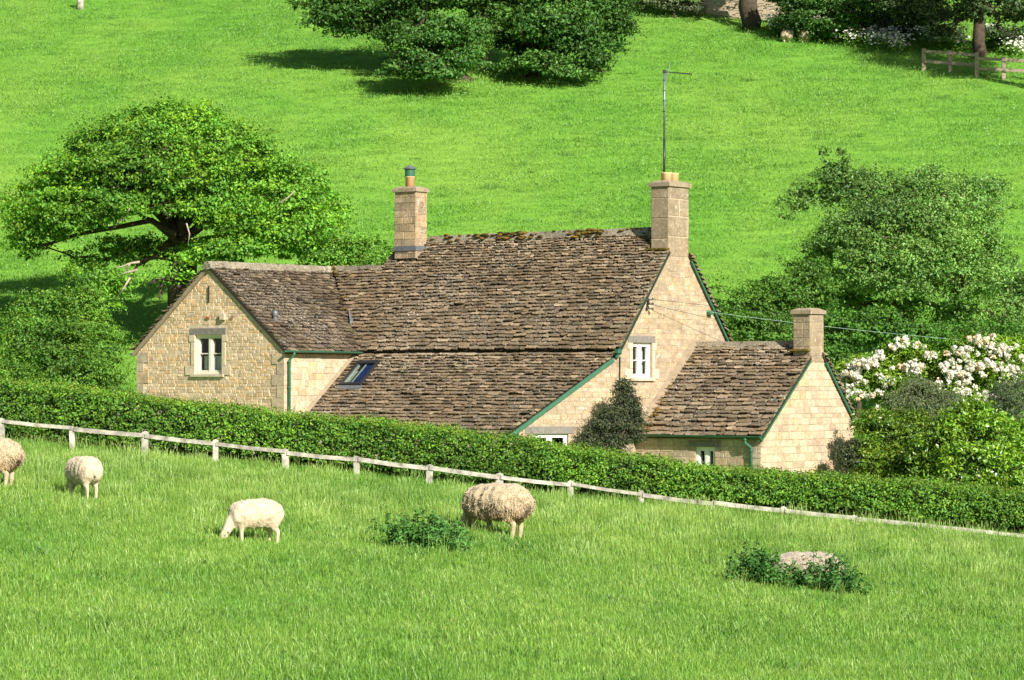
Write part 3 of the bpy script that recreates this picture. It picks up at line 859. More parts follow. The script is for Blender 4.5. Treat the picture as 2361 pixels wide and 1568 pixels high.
def gutter(p, q, r_=.062, out=(0, -1, 0)):
    p = np.array(p, float); q = np.array(q, float); o = np.array(out, float); n = 8; vs = []
    for c in (p, q):
        vs += [c + o * r_ * math.cos(math.pi * k / n) + np.array([0, 0, -r_ * math.sin(math.pi * k / n)]) for k in range(n + 1)]
        vs += [c + o * (r_ - .008) * math.cos(math.pi * k / n) + np.array([0, 0, -(r_ - .008) * math.sin(math.pi * k / n)]) for k in range(n, -1, -1)]
    m_ = 2 * (n + 1)
    fs = [(k, (k + 1) % m_, m_ + (k + 1) % m_, m_ + k) for k in range(m_)] + [tuple(range(m_ - 1, -1, -1)), tuple(range(m_, 2 * m_))]
    return hpart(MB().add(vs, fs), 'gutter', M['green'])
gutter((.25, -.2, .905), (.25, 3.30, .89), .062, (1, 0, 0))
gutter((9.58, 3.93, -1.47), (13.80, 3.93, -1.49), .065)
gutter((-6.1, -.06, .86), (-6.1, 3, .86), .06, (-1, 0, 0))
dp = hpart(MB().tube([(.25, .16, .85), (.25, .16, .78), (.10, .12, .62), (.10, .12, -2.9)], .042, 10), 'downpipe', M['green'], None, True)
for z in (.55, -.2): hpart(MB().lathe((.10, .12, z), [(.052, 0), (.052, .06)], 10), 'pipe_collar', M['green'], dp, True)
dp = hpart(MB().tube([(13.30, 3.93, -1.53), (13.30, 3.93, -1.68), (13.42, 4.03, -1.80), (13.42, 4.05, -1.86), (13.42, 4.05, -3.05)], .042, 10), 'downpipe', M['green'], None, True)
for z in (-1.92, -1.62): hpart(MB().lathe((13.42 if z < -1.8 else 13.30, 4.05 if z < -1.8 else 3.93, z), [(.055, 0), (.055, .06)], 10), 'pipe_collar', M['green'], dp, True)
# purlin end blocks in green and the fillet where the extension meets the gable
for b, z in ((7.83, 2.02), (3.16, .86)): hpart(MB().box(9.56, 9.66, b - .1, b + .1, z - .07, z + .05), 'purlin_end', M['green'])
fl = MB()
for (b, z) in ((4.05, -1.48), (6.98, 1.02)): pass
fl.add([(9.545, 3.92, -1.42), (9.545, 6.98, 1.20), (9.75, 6.98, 1.09), (9.75, 3.92, -1.52), (9.545, 4.0, -1.70), (9.545, 7.06, .92)], [(0, 1, 2, 3), (0, 4, 5, 1), (3, 2, 5, 4), (0, 3, 4), (1, 5, 2)])
hpart(fl, 'mortar_fillet', M['fillet'])
fl = MB().add([(.015, 3.25, .98), (.015, .15, -1.42), (.13, .15, -1.50), (.13, 3.25, .90)], [(0, 1, 2, 3)])
hpart(fl, 'mortar_fillet', M['fillet'])

# ---- skylight
skl = MB(); P = PC
def pbox(mb, u0, u1, v0, v1, n0, n1):
    v = [P(u, v, n) for n in (n0, n1) for v in (v0, v1) for u in (u0, u1)]
    mb.add(v, [(0, 2, 3, 1), (4, 5, 7, 6), (0, 1, 5, 4), (2, 6, 7, 3), (0, 4, 6, 2), (1, 3, 7, 5)])
k = .08
pbox(skl, SK[0], SK[0] + k, SK[2], SK[3], 0, .13); pbox(skl, SK[1] - k, SK[1], SK[2], SK[3], 0, .13)
pbox(skl, SK[0] + k, SK[1] - k, SK[2], SK[2] + k, 0, .128); pbox(skl, SK[0] + k, SK[1] - k, SK[3] - k * 1.6, SK[3], 0, .135)
so = hpart(skl, 'skylight', M['darkmetal'])
g = MB(); pbox(g, SK[0] + k, SK[1] - k, SK[2] + k, SK[3] - k * 1.6, .085, .095); hpart(g, 'pane', M['glass'], so)
g = MB(); pbox(g, SK[0] + k, SK[0] + k + .04, SK[2] + k, SK[3] - k * 1.6, .0, .08); pbox(g, SK[0] + .36, SK[0] + .385, SK[2] + k, SK[3] - k * 1.6, .02, .08); hpart(g, 'sash', M['white'], so)
g = MB(); pbox(g, SK[0] + .40, SK[1] - k - .01, SK[2] + k + .01, SK[3] - k * 1.6 - .01, .045, .055); hpart(g, 'blind', M['blind'], so)
g = MB(); pbox(g, SK[0] + k + .04, SK[0] + .24, SK[2] + k, SK[3] - .4, .03, .04); hpart(g, 'curtain', M['curtain'], so)
g = MB(); pbox(g, SK[0] - .06, SK[1] + .06, SK[2] - .17, SK[2], .06, .075); hpart(g, 'apron_flashing', M['lead'], so)
# roof vents
vb = (-.9, .6, 1.82)
hpart(MB().lathe((vb[0] + .02, vb[1], vb[2] - .16), [(.075, 0), (.07, .22), (.07, .24), (.09, .25), (.085, .40), (.05, .43)], 14), 'soil_vent', M['lead'], None, True)
hpart(MB().add([(-.75, 3.85, 1.75), (-1.15, 4.25, 2.10), (-1.0, 4.45, 1.98), (-.62, 3.98, 1.62), (-.75, 3.85, 1.85), (-1.15, 4.25, 2.18), (-1.0, 4.45, 2.06), (-.62, 3.98, 1.72)],
               [(3, 2, 1, 0), (4, 5, 6, 7), (0, 1, 5, 4), (1, 2, 6, 5), (2, 3, 7, 6), (3, 0, 4, 7)]), 'valley_flashing', M['lead'])
# cable bracket on the gable
br = hpart(MB().bar((9.56, 4.62, 2.02), (9.56, 4.72, 2.35), .05, .05).bar((9.56, 4.66, 2.2), (9.75, 4.70, 2.2), .03, .03).bar((9.56, 4.62, 2.3), (9.72, 4.75, 2.33), .03, .03).bar((9.56, 4.6, 2.1), (9.7, 4.78, 2.05), .025, .025), 'cable_bracket', M['darkmetal'])
for z in (2.05, 2.2, 2.33): hpart(MB().lathe((9.72, 4.70, z - .03), [(.02, 0), (.035, .02), (.02, .04), (.035, .06), (.015, .08)], 8), 'insulator', M['lead'], br)
hpart(MB().tube([(9.57, 3.30, .70), (9.57, 3.28, -.2), (9.57, 3.28, -2.9)], .018, 6), 'wall_cable', M['darkmetal'])

# ---- television aerial
ap = h2w(9.10, 6.20, 5.78)
aer = thing('television_aerial', 'tall thin grey television aerial mast on the right-hand big chimney', 'aerial', tuple(ap))
top = 3.20
MB().tube([(0, 0, 0), (0, 0, 1.2)], .034, 8).build('mast', M['darkmetal'], aer, True)
MB().tube([(0, 0, 1.2), (0.01, 0, top)], .030, 8).build('upper_mast', M['steel'], aer, True)
for z in (1.2, 1.62, 2.0, 2.3, 2.6, 2.9): MB().lathe((0, 0, z), [(.036, 0), (.036, .03)], 8).build('band', M['darkmetal'], aer)
MB().tube([(-.04, 0, top - .03), (.80, .1, top - .10)], .014, 6).build('boom', M['darkmetal'], aer)
for i in range(11):
    t = .16 + i * .062
    MB().bar((t, -.07 + t * .12, top - .045 - t * .07), (t + .025, .10 + t * .12, top - .045 - t * .07), .014, .045).build('director', M['darkmetal'], aer)
MB().bar((.10, .02, top - .18), (.17, .02, top + .24), .05, .02).build('reflector', M['steel'], aer)
for dz in (-.3, -.22, -.14, -.06): MB().tube([(-.07, -.05, top + dz), (.13, .06, top + dz)], .006, 5).build('reflector_rod', M['steel'], aer)
MB().box(-.05, .05, -.05, .05, top - .07, top + .01).build('clamp', M['darkmetal'], aer)

# ---- overhead cable
A = h2w(9.74, 4.70, 2.2); B = at(2560, 806, 98)
pts = [A + (B - A) * t + np.array([0, 0, -.35 * 4 * t * (1 - t) * .5]) for t in np.linspace(0, 1, 24)]
mb = MB().tube(pts, .006, 6)
tag(mb.build('overhead_cable', M['cable']), 'thin pale overhead cable running right from the cottage gable across the garden', 'cable')
A2 = h2w(9.74, 4.70, 2.33); B2 = at(2560, 780, 104)
pts = [A2 + (B2 - A2) * t + np.array([0, 0, -.5 * t * (1 - t)]) for t in np.linspace(0, 1, 24)]
tag(MB().tube(pts, .006, 5).build('overhead_cable', M['darkmetal']), 'very thin dark overhead wire just above the pale cable', 'cable')
# ------------------------------------------------------------------ vegetation helpers
def unit(v): return v / np.maximum(np.linalg.norm(v, axis=-1, keepdims=True), 1e-9)

def leaf_quads(P, N, size, asp, rng):
    n = len(P)
    N = unit(N)
    T = unit(np.cross(N, unit(rng.normal(size=(n, 3)))))
    B = np.cross(N, T)
    s = (np.asarray(size) * rng.uniform(.65, 1.3, n))[:, None] * .5
    fold = N * s * .25
    V = np.stack([P - T * s, P + B * s * asp + fold, P + T * s, P - B * s * asp + fold], 1)
    return V.reshape(-1, 3)

def lobes_px(lobes, Y, squash=.9):
    """(u, v, ru, rv, dy) in photo units at distance Y -> centres and radii in metres"""
    C = []; R = []
    for (u, v, ru, rv, dy) in lobes:
        d = Y + dy
        C.append(at(u, v, d)); R.append((ru * d / F_PX, (ru + rv) * .5 * d / F_PX * squash, rv * d / F_PX))
    return np.array(C), np.array(R)

def clusters(C, R, n, rng, shell=.5, keep=.25):
    wgt = (R[:, 0] * R[:, 1] + R[:, 0] * R[:, 2] + R[:, 1] * R[:, 2]); wgt = wgt / wgt.sum()
    idx = rng.choice(len(C), n, p=wgt)
    d = unit(rng.normal(size=(n, 3)))
    rad = shell + (1.06 - shell) * rng.random(n) ** .6
    P = C[idx] + d * rad[:, None] * R[idx]
    q = np.full(n, 9.0)
    for j in range(len(C)):
        e = np.linalg.norm((P - C[j]) / R[j], axis=1); e[idx == j] = 9
        q = np.minimum(q, e)
    ok = (q > .75) | (rng.random(n) < keep)
    sc = float(np.mean(R)) * .62 + .35
    vd = np.array([mnoise.noise(Vector(p / sc)) for p in P])
    ok &= (vd > -.16) | (rng.random(n) < .22)
    return P[ok], d[ok], idx[ok]

def foliage(P, D, per, csize, leaf, rng, flat=.55, asp=.62, up=.55, rnd=.75, tints=((1, 1, 1),), tvar=.3, hue=.12):
    n = len(P)
    cs = csize * rng.choice([.5, .7, .9, 1.15, 1.4], n)
    k = np.repeat(np.arange(n), per)
    ns = 16
    dv = unit(rng.normal(size=(n, ns, 3))); dv[..., 2] = np.where(dv[..., 2] < -.15, -dv[..., 2], dv[..., 2])
    sub = dv * (rng.uniform(.55, 1.1, (n, ns, 1)) * cs[:, None, None]) * np.array([1, 1, flat])
    pick = rng.integers(0, ns, n * per)
    pd = dv[k, pick]
    off = sub[k, pick] + rng.normal(size=(n * per, 3)) * .13 * cs[k][:, None] * np.array([1, 1, .7])
    pos = P[k] + off
    nn = unit(D[k] * .3 + pd * .6 + np.array([0, 0, up]) + rng.normal(size=(n * per, 3)) * rnd)
    V = leaf_quads(pos, nn, leaf, asp, rng)
    tt = np.array(tints)[rng.integers(0, len(tints), n)]
    tt = tt * rng.uniform(1 - tvar, 1 + tvar, (n, 1))
    tl = tt[k] * rng.uniform(.75, 1.25, (n * per, 1)) * (1 + rng.uniform(-hue, hue, (n * per, 3)) * np.array([1.4, .4, 1]))
    return V, np.repeat(tl, 4, axis=0)

def wob(p, q, n, amp, rng, sag=0.0):
    p = np.array(p, float); q = np.array(q, float)
    t = np.linspace(0, 1, n)[:, None]
    L = np.linalg.norm(q - p)
    pts = p + (q - p) * t
    pts[1:-1] += rng.normal(size=(n - 2, 3)) * amp * L
    pts[:, 2] += sag * L * (4 * t * (1 - t))[:, 0]
    return pts

def plant(name, label, cat, base, Y, lobes, mat, n, per, csize, leaf, seed=1, trunk=None, trunk_r=.25, fork=None, shell=.5, keep=.25, group=None,
          twig=3, dead=0, stem_name='trunk', crown_name='crown', limb_r=None, bark='bark', squash=.9, extra=None, tints=((1, 1, 1),), limbs=True, **kw):
    rng = np.random.default_rng(seed)
    base = np.array(base, float)
    root = thing(name, label, cat, tuple(base), 0, group)
    C, R = lobes_px(lobes, Y, squash)
    n = int(n * .56); per = int(per * 2.0); csize *= .98
    R = np.maximum(R - csize * .30, R * .5)
    P, D, idx = clusters(C, R, n, rng, shell, keep)
    if extra is not None:
        pass
    V, T = foliage(P, D, per, csize, leaf, rng, tints=tints, **kw)
    if extra is not None:
        V2, T2 = foliage(extra[0], extra[1], 24, csize * .34, leaf, rng, tints=tints, **kw)
        V = np.concatenate([V, V2]); T = np.concatenate([T, T2])
    me = quads_mesh(V - base, 4, mat, T, crown_name)
    cr = tag(link(bpy.data.objects.new(crown_name, me), root), kind='stuff')
    fork = np.array(fork if fork is not None else base + (C.mean(0) - base) * .45, float)
    tr = MB()
    pts = wob(base - np.array([0, 0, .4]), fork, 6, .025, rng)
    tr.tube(pts - base, list(np.linspace(trunk_r * 1.25, trunk_r * .8, 6)), 10)
    tr.build(stem_name, M[bark], root, True)
    if limbs:
        br = MB(); lr = limb_r or trunk_r * .45
        nodes = [(fork, lr)]; left = list(range(len(C)))
        while left:
            best = min(((np.linalg.norm(C[j] - q[0]) * (1 + .25 * qi ** .5), j, qi) for j in left for qi, q in enumerate(nodes)), key=lambda z: z[0])
            j, qi = best[1], best[2]; left.remove(j)
            q0, r0 = nodes[qi]; r1 = max(r0 * .62, .02)
            e = wob(q0, C[j], 6, .06, rng, .05)
            br.tube(e - base, list(np.linspace(r0 * .9, r1, 6)), 7, cap=False)
            nodes.append((C[j], r1)); nodes.append((e[3], r1 * 1.1))
            sel = np.where(idx == j)[0]
            if len(sel):
                for s in rng.choice(sel, min(len(sel), twig * 3), replace=False):
                    o = e[rng.integers(3, 6)]
                    br.tube(wob(o, P[s], 4, .06, rng) - base, [r1 * .5, r1 * .36, r1 * .24, r1 * .1], 5, cap=False)
        br.build('branches', M[bark], root, True)
    if dead:
        for s in rng.choice(len(P), dead, replace=False):
            o = P[s]; d = unit(D[s] + rng.normal(size=3) * .7)
            b = MB(); L = rng.uniform(.5, 1.1)
            e = wob(o - d * .5, o + d * L * .4, 5, .12, rng)
            b.tube(e - base, [.026, .022, .018, .012, .005], 5, tint=(1, 1, 1))
            b.build('bare_branch', M['deadwood'], root, True)
    return root

def gbase(u, Y):
    x = (u - CX) / F_PX * Y
    return np.array([x, Y, float(height(x, Y))])

# ---- the spreading oak left of the wing
OAKT = ((1, 1, 1), (1.1, 1.05, 1), (.85, .9, 1), (1.35, 1.15, .8), (.75, .85, 1))
YO = 109
oak_lobes = [(400, 285, 120, 50, 1), (300, 320, 120, 50, .5), (500, 335, 120, 55, .5), (215, 345, 70, 45, 1), (590, 350, 60, 40, 1),
             (120, 440, 80, 50, .5), (190, 420, 110, 55, -1), (320, 400, 130, 60, -2), (450, 410, 130, 60, -2.5), (580, 420, 120, 60, -2), (680, 430, 80, 60, 0),
             (740, 490, 70, 55, 0), (80, 500, 70, 45, 0), (30, 485, 40, 30, 1), (170, 500, 100, 40, -1.5), (60, 560, 40, 40, 0), (250, 375, 110, 45, -1.5), (370, 350, 120, 45, -1.5), (480, 380, 110, 45, -1.8), (150, 395, 70, 40, -.5), (620, 395, 80, 42, -1), (690, 475, 90, 50, -1.5), (330, 482, 90, 32, -3), (440, 488, 75, 26, -3), (545, 508, 100, 38, -3), (625, 545, 110, 45, -3), (560, 578, 110, 36, -3), (480, 600, 80, 30, -3.2), (150, 470, 90, 45, -2), (710, 535, 85, 52, -1.5), (110, 535, 65, 34, -1.5), (65, 580, 42, 34, -1.2), (165, 520, 70, 30, -2), (235, 505, 55, 22, -2.2), (40, 520, 50, 36, -1), (270, 462, 90, 30, -2.5), (400, 462, 70, 26, -2.8), (520, 480, 100, 40, -2.8), (640, 500, 110, 50, -2),
             (760, 545, 60, 45, 0), (600, 560, 120, 35, -2), (500, 580, 80, 30, -1.5), (700, 580, 110, 35, -.5), (430, 600, 50, 25, -1),
             (300, 575, 85, 34, 1), (235, 600, 70, 38, 1), (330, 600, 50, 30, 0), (250, 660, 50, 38, -1.5), (205, 635, 55, 38, -1), (262, 695, 38, 26, -1.5), (180, 600, 40, 22, 0), (395, 645, 45, 28, -3), (370, 690, 25, 30, -3), (345, 655, 22, 12, -3)]
ob = gbase(432, YO)
oak = plant('oak_tree', 'broad spreading bright green oak tree rising behind the left gable of the cottage', 'tree', ob, YO, oak_lobes, M['oak'], 3900, 38, .60, .125, 11,
            trunk_r=.55, fork=at(415, 548, YO), shell=.45, keep=.35, dead=18, limb_r=.26, tints=OAKT, tvar=.28, twig=2)
rg = np.random.default_rng(5)
bl = MB()
for path, r0 in (([(415, 560), (350, 508), (280, 522), (180, 540), (90, 570), (60, 600)], .13), ([(420, 555), (470, 520), (520, 505), (600, 480)], .16), ([(425, 560), (500, 545), (560, 530)], .12), ([(405, 550), (385, 500), (340, 440)], .2), ([(420, 545), (425, 480), (450, 400)], .25), ([(410, 540), (330, 500), (300, 470)], .14), ([(420, 600), (360, 592), (322, 604), (300, 607)], .11), ([(322, 604), (300, 640), (262, 690)], .06)):
    pts = [at(u, v, YO - 1.0 + rg.uniform(-.3, .3)) - ob for u, v in path]
    bl.tube(pts, list(np.linspace(r0, r0 * .25, len(pts))), 8, cap=False)
bl.build('limb', M['bark'], oak, True)
for path in ([(322, 604), (300, 607), (283, 614), (262, 618)], [(318, 622), (292, 628), (275, 634)], [(300, 607), (292, 618), (296, 628)], [(300, 640), (285, 665), (268, 690)]):
    MB().tube([at(u, v, YO - 3) - ob for u, v in path], list(np.linspace(.045, .015, len(path))), 6).build('bare_branch', M['deadwood'], oak, True)
for path in ([(300, 480), (285, 505), (268, 515)], [(430, 515), (437, 540), (434, 560)], [(640, 470), (665, 455), (680, 440)]):
    MB().tube([at(u, v, YO - 4.2) - ob for u, v in path], list(np.linspace(.032, .012, len(path))), 6).build('bare_branch', M['deadwood'], oak, True)

# ---- shrubs left
YS = 99
plant('leafy_shrub', 'bushy bright green shrub at the left edge, between hedge and oak', 'shrub', gbase(120, YS), YS,
      [(200, 720, 60, 60, 0), (120, 740, 90, 70, 0), (60, 790, 90, 60, -1), (210, 810, 80, 70, -1), (150, 800, 80, 60, -1.5), (30, 850, 70, 50, -2), (130, 860, 110, 60, -2), (240, 870, 60, 60, -1), (30, 740, 40, 25, 0), (200, 660, 40, 35, .5)],
      M['ash'], 1500, 44, .5, .11, 21, trunk_r=.12, tints=((1, 1, 1), (1.2, 1.1, .9), (.8, .9, 1)), asp=.4)
plant('leafy_bush', 'green bush peeping over the ridge between the wing and the left chimney', 'shrub', gbase(830, 106), 106,
      [(850, 580, 55, 35, 0), (800, 570, 50, 30, .5), (880, 610, 40, 25, -1), (770, 610, 60, 30, 0), (840, 640, 70, 40, 0)], M['ash'], 520, 44, .5, .11, 22, trunk_r=.1)

# ---- right-hand trees
YR = 108
app_l = [(1950, 430, 90, 50, 0), (2050, 460, 110, 55, -1), (2150, 450, 110, 60, -1), (2250, 460, 70, 50, 0), (1870, 470, 70, 40, .5), (2000, 540, 120, 60, -2), (2130, 550, 120, 70, -2.5), (2230, 540, 90, 70, -1), (1920, 580, 70, 45, 0),
         (2000, 640, 90, 55, -2), (2100, 650, 100, 60, -3), (2220, 650, 110, 70, -2), (2300, 640, 60, 70, 0), (1900, 660, 70, 50, 1), (2320, 740, 60, 60, 0), (2200, 730, 70, 45, -1), (2080, 715, 60, 35, -1), (1960, 700, 60, 40, 0), (2290, 440, 35, 30, 1), (2340, 680, 50, 50, 0), (2110, 600, 90, 50, -3), (2010, 590, 80, 40, -2.5), (2200, 600, 80, 45, -2.5), (2150, 500, 90, 40, -2.5), (2040, 500, 80, 40, -2), (2270, 580, 60, 50, -1)]
rg = np.random.default_rng(31)
shoots = []; 
for path, k in (([(1960, 430), (1955, 390), (1940, 345)], 26), ([(1930, 420), (1910, 380), (1900, 345)], 14), ([(2150, 420), (2155, 385)], 9), ([(2130, 430), (2120, 400)], 8), ([(2050, 420), (2055, 395)], 8), ([(2280, 440), (2320, 425)], 8), ([(1830, 470), (1795, 460)], 10), ([(1840, 500), (1795, 500)], 10), ([(2240, 430), (2235, 410)], 7), ([(2300, 490), (2350, 480)], 5), ([(1900, 620), (1850, 590)], 14)):
    for i in range(k):
        t = rg.random() * (len(path) - 1); j = min(int(t), len(path) - 2); f = t - j
        u = path[j][0] + (path[j + 1][0] - path[j][0]) * f; v = path[j][1] + (path[j + 1][1] - path[j][1]) * f
        shoots.append(at(u + rg.normal() * 5, v + rg.normal() * 4, YR + rg.normal() * .4))
shoots = np.array(shoots)
apple = plant('fruit_tree', 'large dark green fruit tree with upright shoots behind the small right-hand chimney', 'tree', gbase(2085, YR), YR, app_l, M['apple'], 2900, 40, .54, .12, 32,
              trunk_r=.3, fork=at(2090, 690, YR), shell=.4, keep=.3, dead=14, extra=(shoots, unit(rg.normal(size=shoots.shape))), tints=((1, 1, 1), (1.15, 1.1, 1.1), (.8, .9, .9)), asp=.45, flat=.8)
plant('dark_bush', 'dark green bush against the right slope of the main gable', 'shrub', gbase(1740, 101), 101,
      [(1700, 700, 60, 50, 0), (1780, 700, 80, 60, 0), (1850, 690, 80, 60, .5), (1720, 760, 70, 50, -1), (1800, 770, 80, 50, -1), (1660, 660, 25, 20, 0), (1850, 640, 60, 50, 1)], M['ash'], 1000, 40, .45, .10, 33, trunk_r=.12,
      tints=((1, 1, 1), (.8, .85, .9)), asp=.5)
plant('dark_bush', 'deep green bush between small chimney and white flowers', 'shrub', gbase(1960, 98), 98,
      [(1930, 770, 50, 60, 0), (2000, 760, 80, 50, 0), (1920, 850, 45, 60, -1), (2100, 780, 80, 40, 0), (1900, 810, 30, 40, 0), (2250, 790, 120, 50, 1)], M['ash'], 900, 40, .42, .10, 34, trunk_r=.1, tints=((.7, .8, .85), (.55, .65, .7)))

# ---- flowering rhododendron
YF = 92
rh_l = [(1990, 870, 60, 50, 0), (1960, 900, 40, 40, -.5), (2080, 830, 60, 45, 0), (2060, 900, 70, 50, -.5), (2160, 870, 70, 60, 0), (2220, 860, 70, 55, -.5), (2270, 815, 70, 40, 0), (2330, 830, 60, 50, 0), (2290, 890, 70, 50, -.5), (2200, 920, 60, 40, -1), (2350, 900, 50, 50, 0)]
rho = plant('rhododendron', 'rhododendron covered in white flower heads right of the extension', 'shrub', gbase(2150, YF), YF, rh_l, M['laurel'], 1900, 34, .42, .13, 41, trunk_r=.1, asp=.32, tints=((1, 1, 1), (1.2, 1.15, 1), (1.5, 1.3, 1.2)))
rg = np.random.default_rng(42)
fl_l = [(2000, 840, 45, 20, -.9), (2025, 825, 25, 15, -.8), (1965, 870, 35, 25, -.9), (2045, 880, 30, 20, -1), (2080, 785, 18, 12, -.5), (2000, 910, 45, 15, -1.2), (1955, 905, 25, 15, -1), (2065, 800, 25, 8, -.5), (2120, 800, 15, 8, -.4), (2260, 785, 45, 18, -.9), (2310, 810, 45, 22, -.9), (2220, 815, 40, 18, -1), (2180, 845, 35, 15, -1.2), (2260, 850, 60, 25, -1.3),
        (2210, 870, 50, 22, -1.5), (2240, 905, 45, 18, -1.6), (2160, 890, 25, 12, -1.4), (2330, 860, 30, 25, -1), (2280, 920, 25, 15, -1.6), (2270, 945, 20, 8, -1.7), (2020, 945, 12, 8, -1.5), (2350, 830, 15, 20, -.7), (2140, 905, 25, 12, -1.4), (2110, 850, 30, 18, -.9), (2150, 820, 25, 12, -.7), (2080, 850, 25, 15, -1), (2290, 775, 12, 8, -.8)]
C, R = lobes_px(fl_l, YF, .8)
wg = R[:, 0] * R[:, 2] + .004; cnt = 430
idx = rg.choice(len(C), cnt, p=wg / wg.sum())
d = unit(rg.normal(size=(cnt, 3)) + np.array([0, -.5, .3]))
FP = C[idx] + d * R[idx] * rg.uniform(.3, 1.05, (cnt, 1))
base = np.array(rho.location)
per = 26; k = np.repeat(np.arange(cnt), per); dd = unit(rg.normal(size=(cnt * per, 3)) + np.array([0, -.3, .4]))
V = leaf_quads(FP[k] + dd * (rg.uniform(.03, .09, (cnt * per, 1))), dd + rg.normal(size=dd.shape) * .5, .075, .8, rg)
T = np.ones((cnt, 3)); bud = rg.random(cnt) < .13; T[bud] = (1.0, .76, .60); T[~bud] *= rg.uniform(.85, 1.0, ((~bud).sum(), 1))
tag(link(bpy.data.objects.new('flowers', quads_mesh(V - base, 4, M['petal'], np.repeat(T[k] * rg.uniform(.85, 1.05, (cnt * per, 1)), 4, 0), 'flowers')), rho), kind='stuff')

# ---- garden shrubs at the right
plant('laurel_bush', 'glossy bright green laurel bush at the right, behind the hedge', 'shrub', gbase(2240, 83), 83,
      [(2230, 960, 50, 40, 0), (2200, 1010, 70, 50, 0), (2290, 1010, 70, 55, -.3), (2240, 1060, 90, 45, -.6), (2330, 1070, 60, 40, -.4), (2150, 1050, 50, 40, 0), (2360, 1020, 50, 50, 0), (2240, 1105, 110, 40, -.3), (2340, 1110, 60, 40, -.3), (2160, 1100, 60, 40, -.2)], M['laurel'], 1300, 34, .36, .12, 51, trunk_r=.08, asp=.4, tints=((1, 1, 1), (1.25, 1.15, .9), (.8, .9, 1)), up=.3, flat=.7)
plant('garden_bush', 'yellowish green bush beside the right corner of the extension', 'shrub', gbase(2040, 85), 85,
      [(2010, 980, 40, 40, 0), (2050, 1010, 60, 50, 0), (2100, 1000, 50, 50, .3), (2000, 1050, 40, 40, -.3), (2070, 1070, 70, 40, -.5), (2120, 1060, 40, 40, 0), (2050, 1105, 90, 35, -.2)], M['laurel'], 1000, 34, .34, .10, 52, trunk_r=.07, asp=.38, tints=((1, .95, .9), (1.2, 1.0, .8), (.7, .75, .8)), flat=.7)
plant('grey_bush', 'soft grey green bush under the white flowers', 'shrub', gbase(2130, 88), 88,
      [(2120, 915, 50, 35, 0), (2180, 935, 50, 35, 0), (2080, 940, 40, 30, 0), (2150, 980, 60, 50, 0), (2120, 890, 30, 25, 1)], M['greyleaf'], 1100, 40, .34, .075, 53, trunk_r=.05, asp=.25, rnd=1.0)
plant('grey_bush', 'tall grey green bush at the right edge above the laurel', 'shrub', gbase(2345, 87), 87,
      [(2330, 930, 50, 50, 0), (2350, 980, 40, 60, 0), (2300, 980, 40, 40, 0), (2360, 880, 30, 40, 0), (2340, 1050, 50, 50, 0)], M['greyleaf'], 900, 40, .34, .075, 54, trunk_r=.05, asp=.25, rnd=1.0, tints=((.9, .95, 1.0), (.75, .85, .9)))
plant('small_dark_shrub', 'small dark shrub against the right corner of the extension gable', 'shrub', gbase(1955, 84.6), 84.6,
      [(1950, 1040, 16, 25, 0), (1962, 1065, 20, 22, 0), (1942, 1065, 10, 25, 0), (1965, 1030, 12, 25, 0)], M['climb'], 200, 26, .25, .07, 55, trunk_r=.04)
cb = h2w(9.9, 3.0, -3.1)
plant('wall_climber', 'dark dusty climbing shrub growing up the main gable wall', 'shrub', cb, 83.2,
      [(1440, 905, 24, 22, .4), (1442, 945, 34, 40, .3), (1410, 965, 38, 28, .1), (1385, 988, 38, 28, 0), (1430, 1000, 45, 35, 0), (1352, 1000, 22, 14, 0), (1440, 885, 14, 12, .4), (1460, 985, 20, 50, .2), (1390, 1030, 60, 40, 0)], M['climb'], 1500, 34, .24, .06, 56, trunk_r=.05, asp=.4, tints=((1, 1, 1), (1.3, 1.2, 1.2), (.7, .8, .8)), rnd=1.1, squash=.6)

# ---- oaks on the hill at the top
TO = ((1, 1, 1), (1.15, 1.1, 1), (.8, .9, 1))
g1 = ground_hit(1060, 205); YT = g1[1]
plant('hill_oak', 'dark oak on the hillside in the top middle with low sweeping foliage', 'tree', gbase(1075, YT + 2), YT,
      [(975, 125, 120, 55, -2), (1020, 80, 110, 50, -2), (930, 150, 70, 40, -2.5), (1060, 150, 70, 35, -2.5), (1000, 175, 80, 22, -2.5), (900, 40, 120, 40, 3), (800, 25, 80, 35, 4), (780, 60, 40, 30, 4), (900, 90, 30, 25, 3), (740, 10, 30, 20, 4), (1000, -20, 160, 60, 2), (850, -60, 150, 60, 3), (1050, -100, 150, 70, 2), (1120, 20, 60, 60, 3), (770, 85, 22, 16, 3), (765, 40, 70, 38, 3), (835, 65, 55, 32, 3), (715, 8, 45, 26, 3), (1110, 70, 60, 40, 2), (1090, 120, 50, 35, 1), (950, 70, 80, 45, 1)],
      M['oak2'], 2600, 40, .75, .17, 61, trunk_r=.5, tints=TO, limb_r=.25, dead=3, keep=.15, shell=.3)
g2 = ground_hit(1290, 185); YT2 = g2[1]
plant('hill_oak', 'broad dark oak right of the other hilltop oak, crown cut by the top edge', 'tree', gbase(1215, YT2 + 1), YT2,
      [(1280, 60, 100, 55, -1.5), (1380, 40, 75, 50, -.5), (1330, 110, 80, 40, -1.5), (1250, 150, 60, 28, -2), (1360, 150, 45, 28, -1.5), (1420, 80, 40, 50, 0), (1310, 175, 60, 15, -2), (1390, 165, 15, 15, -1.5), (1200, 40, 60, 40, 0), (1300, -30, 140, 60, 0), (1420, -20, 50, 40, 0), (1250, -110, 140, 60, 0), (1180, 160, 40, 25, -1), (1220, 120, 50, 30, 1), (1160, 90, 40, 40, 2), (1170, 30, 50, 50, 2)],
      M['oak2'], 2500, 40, .75, .17, 62, trunk_r=.45, tints=TO, limb_r=.25, dead=3, keep=.15, shell=.3)
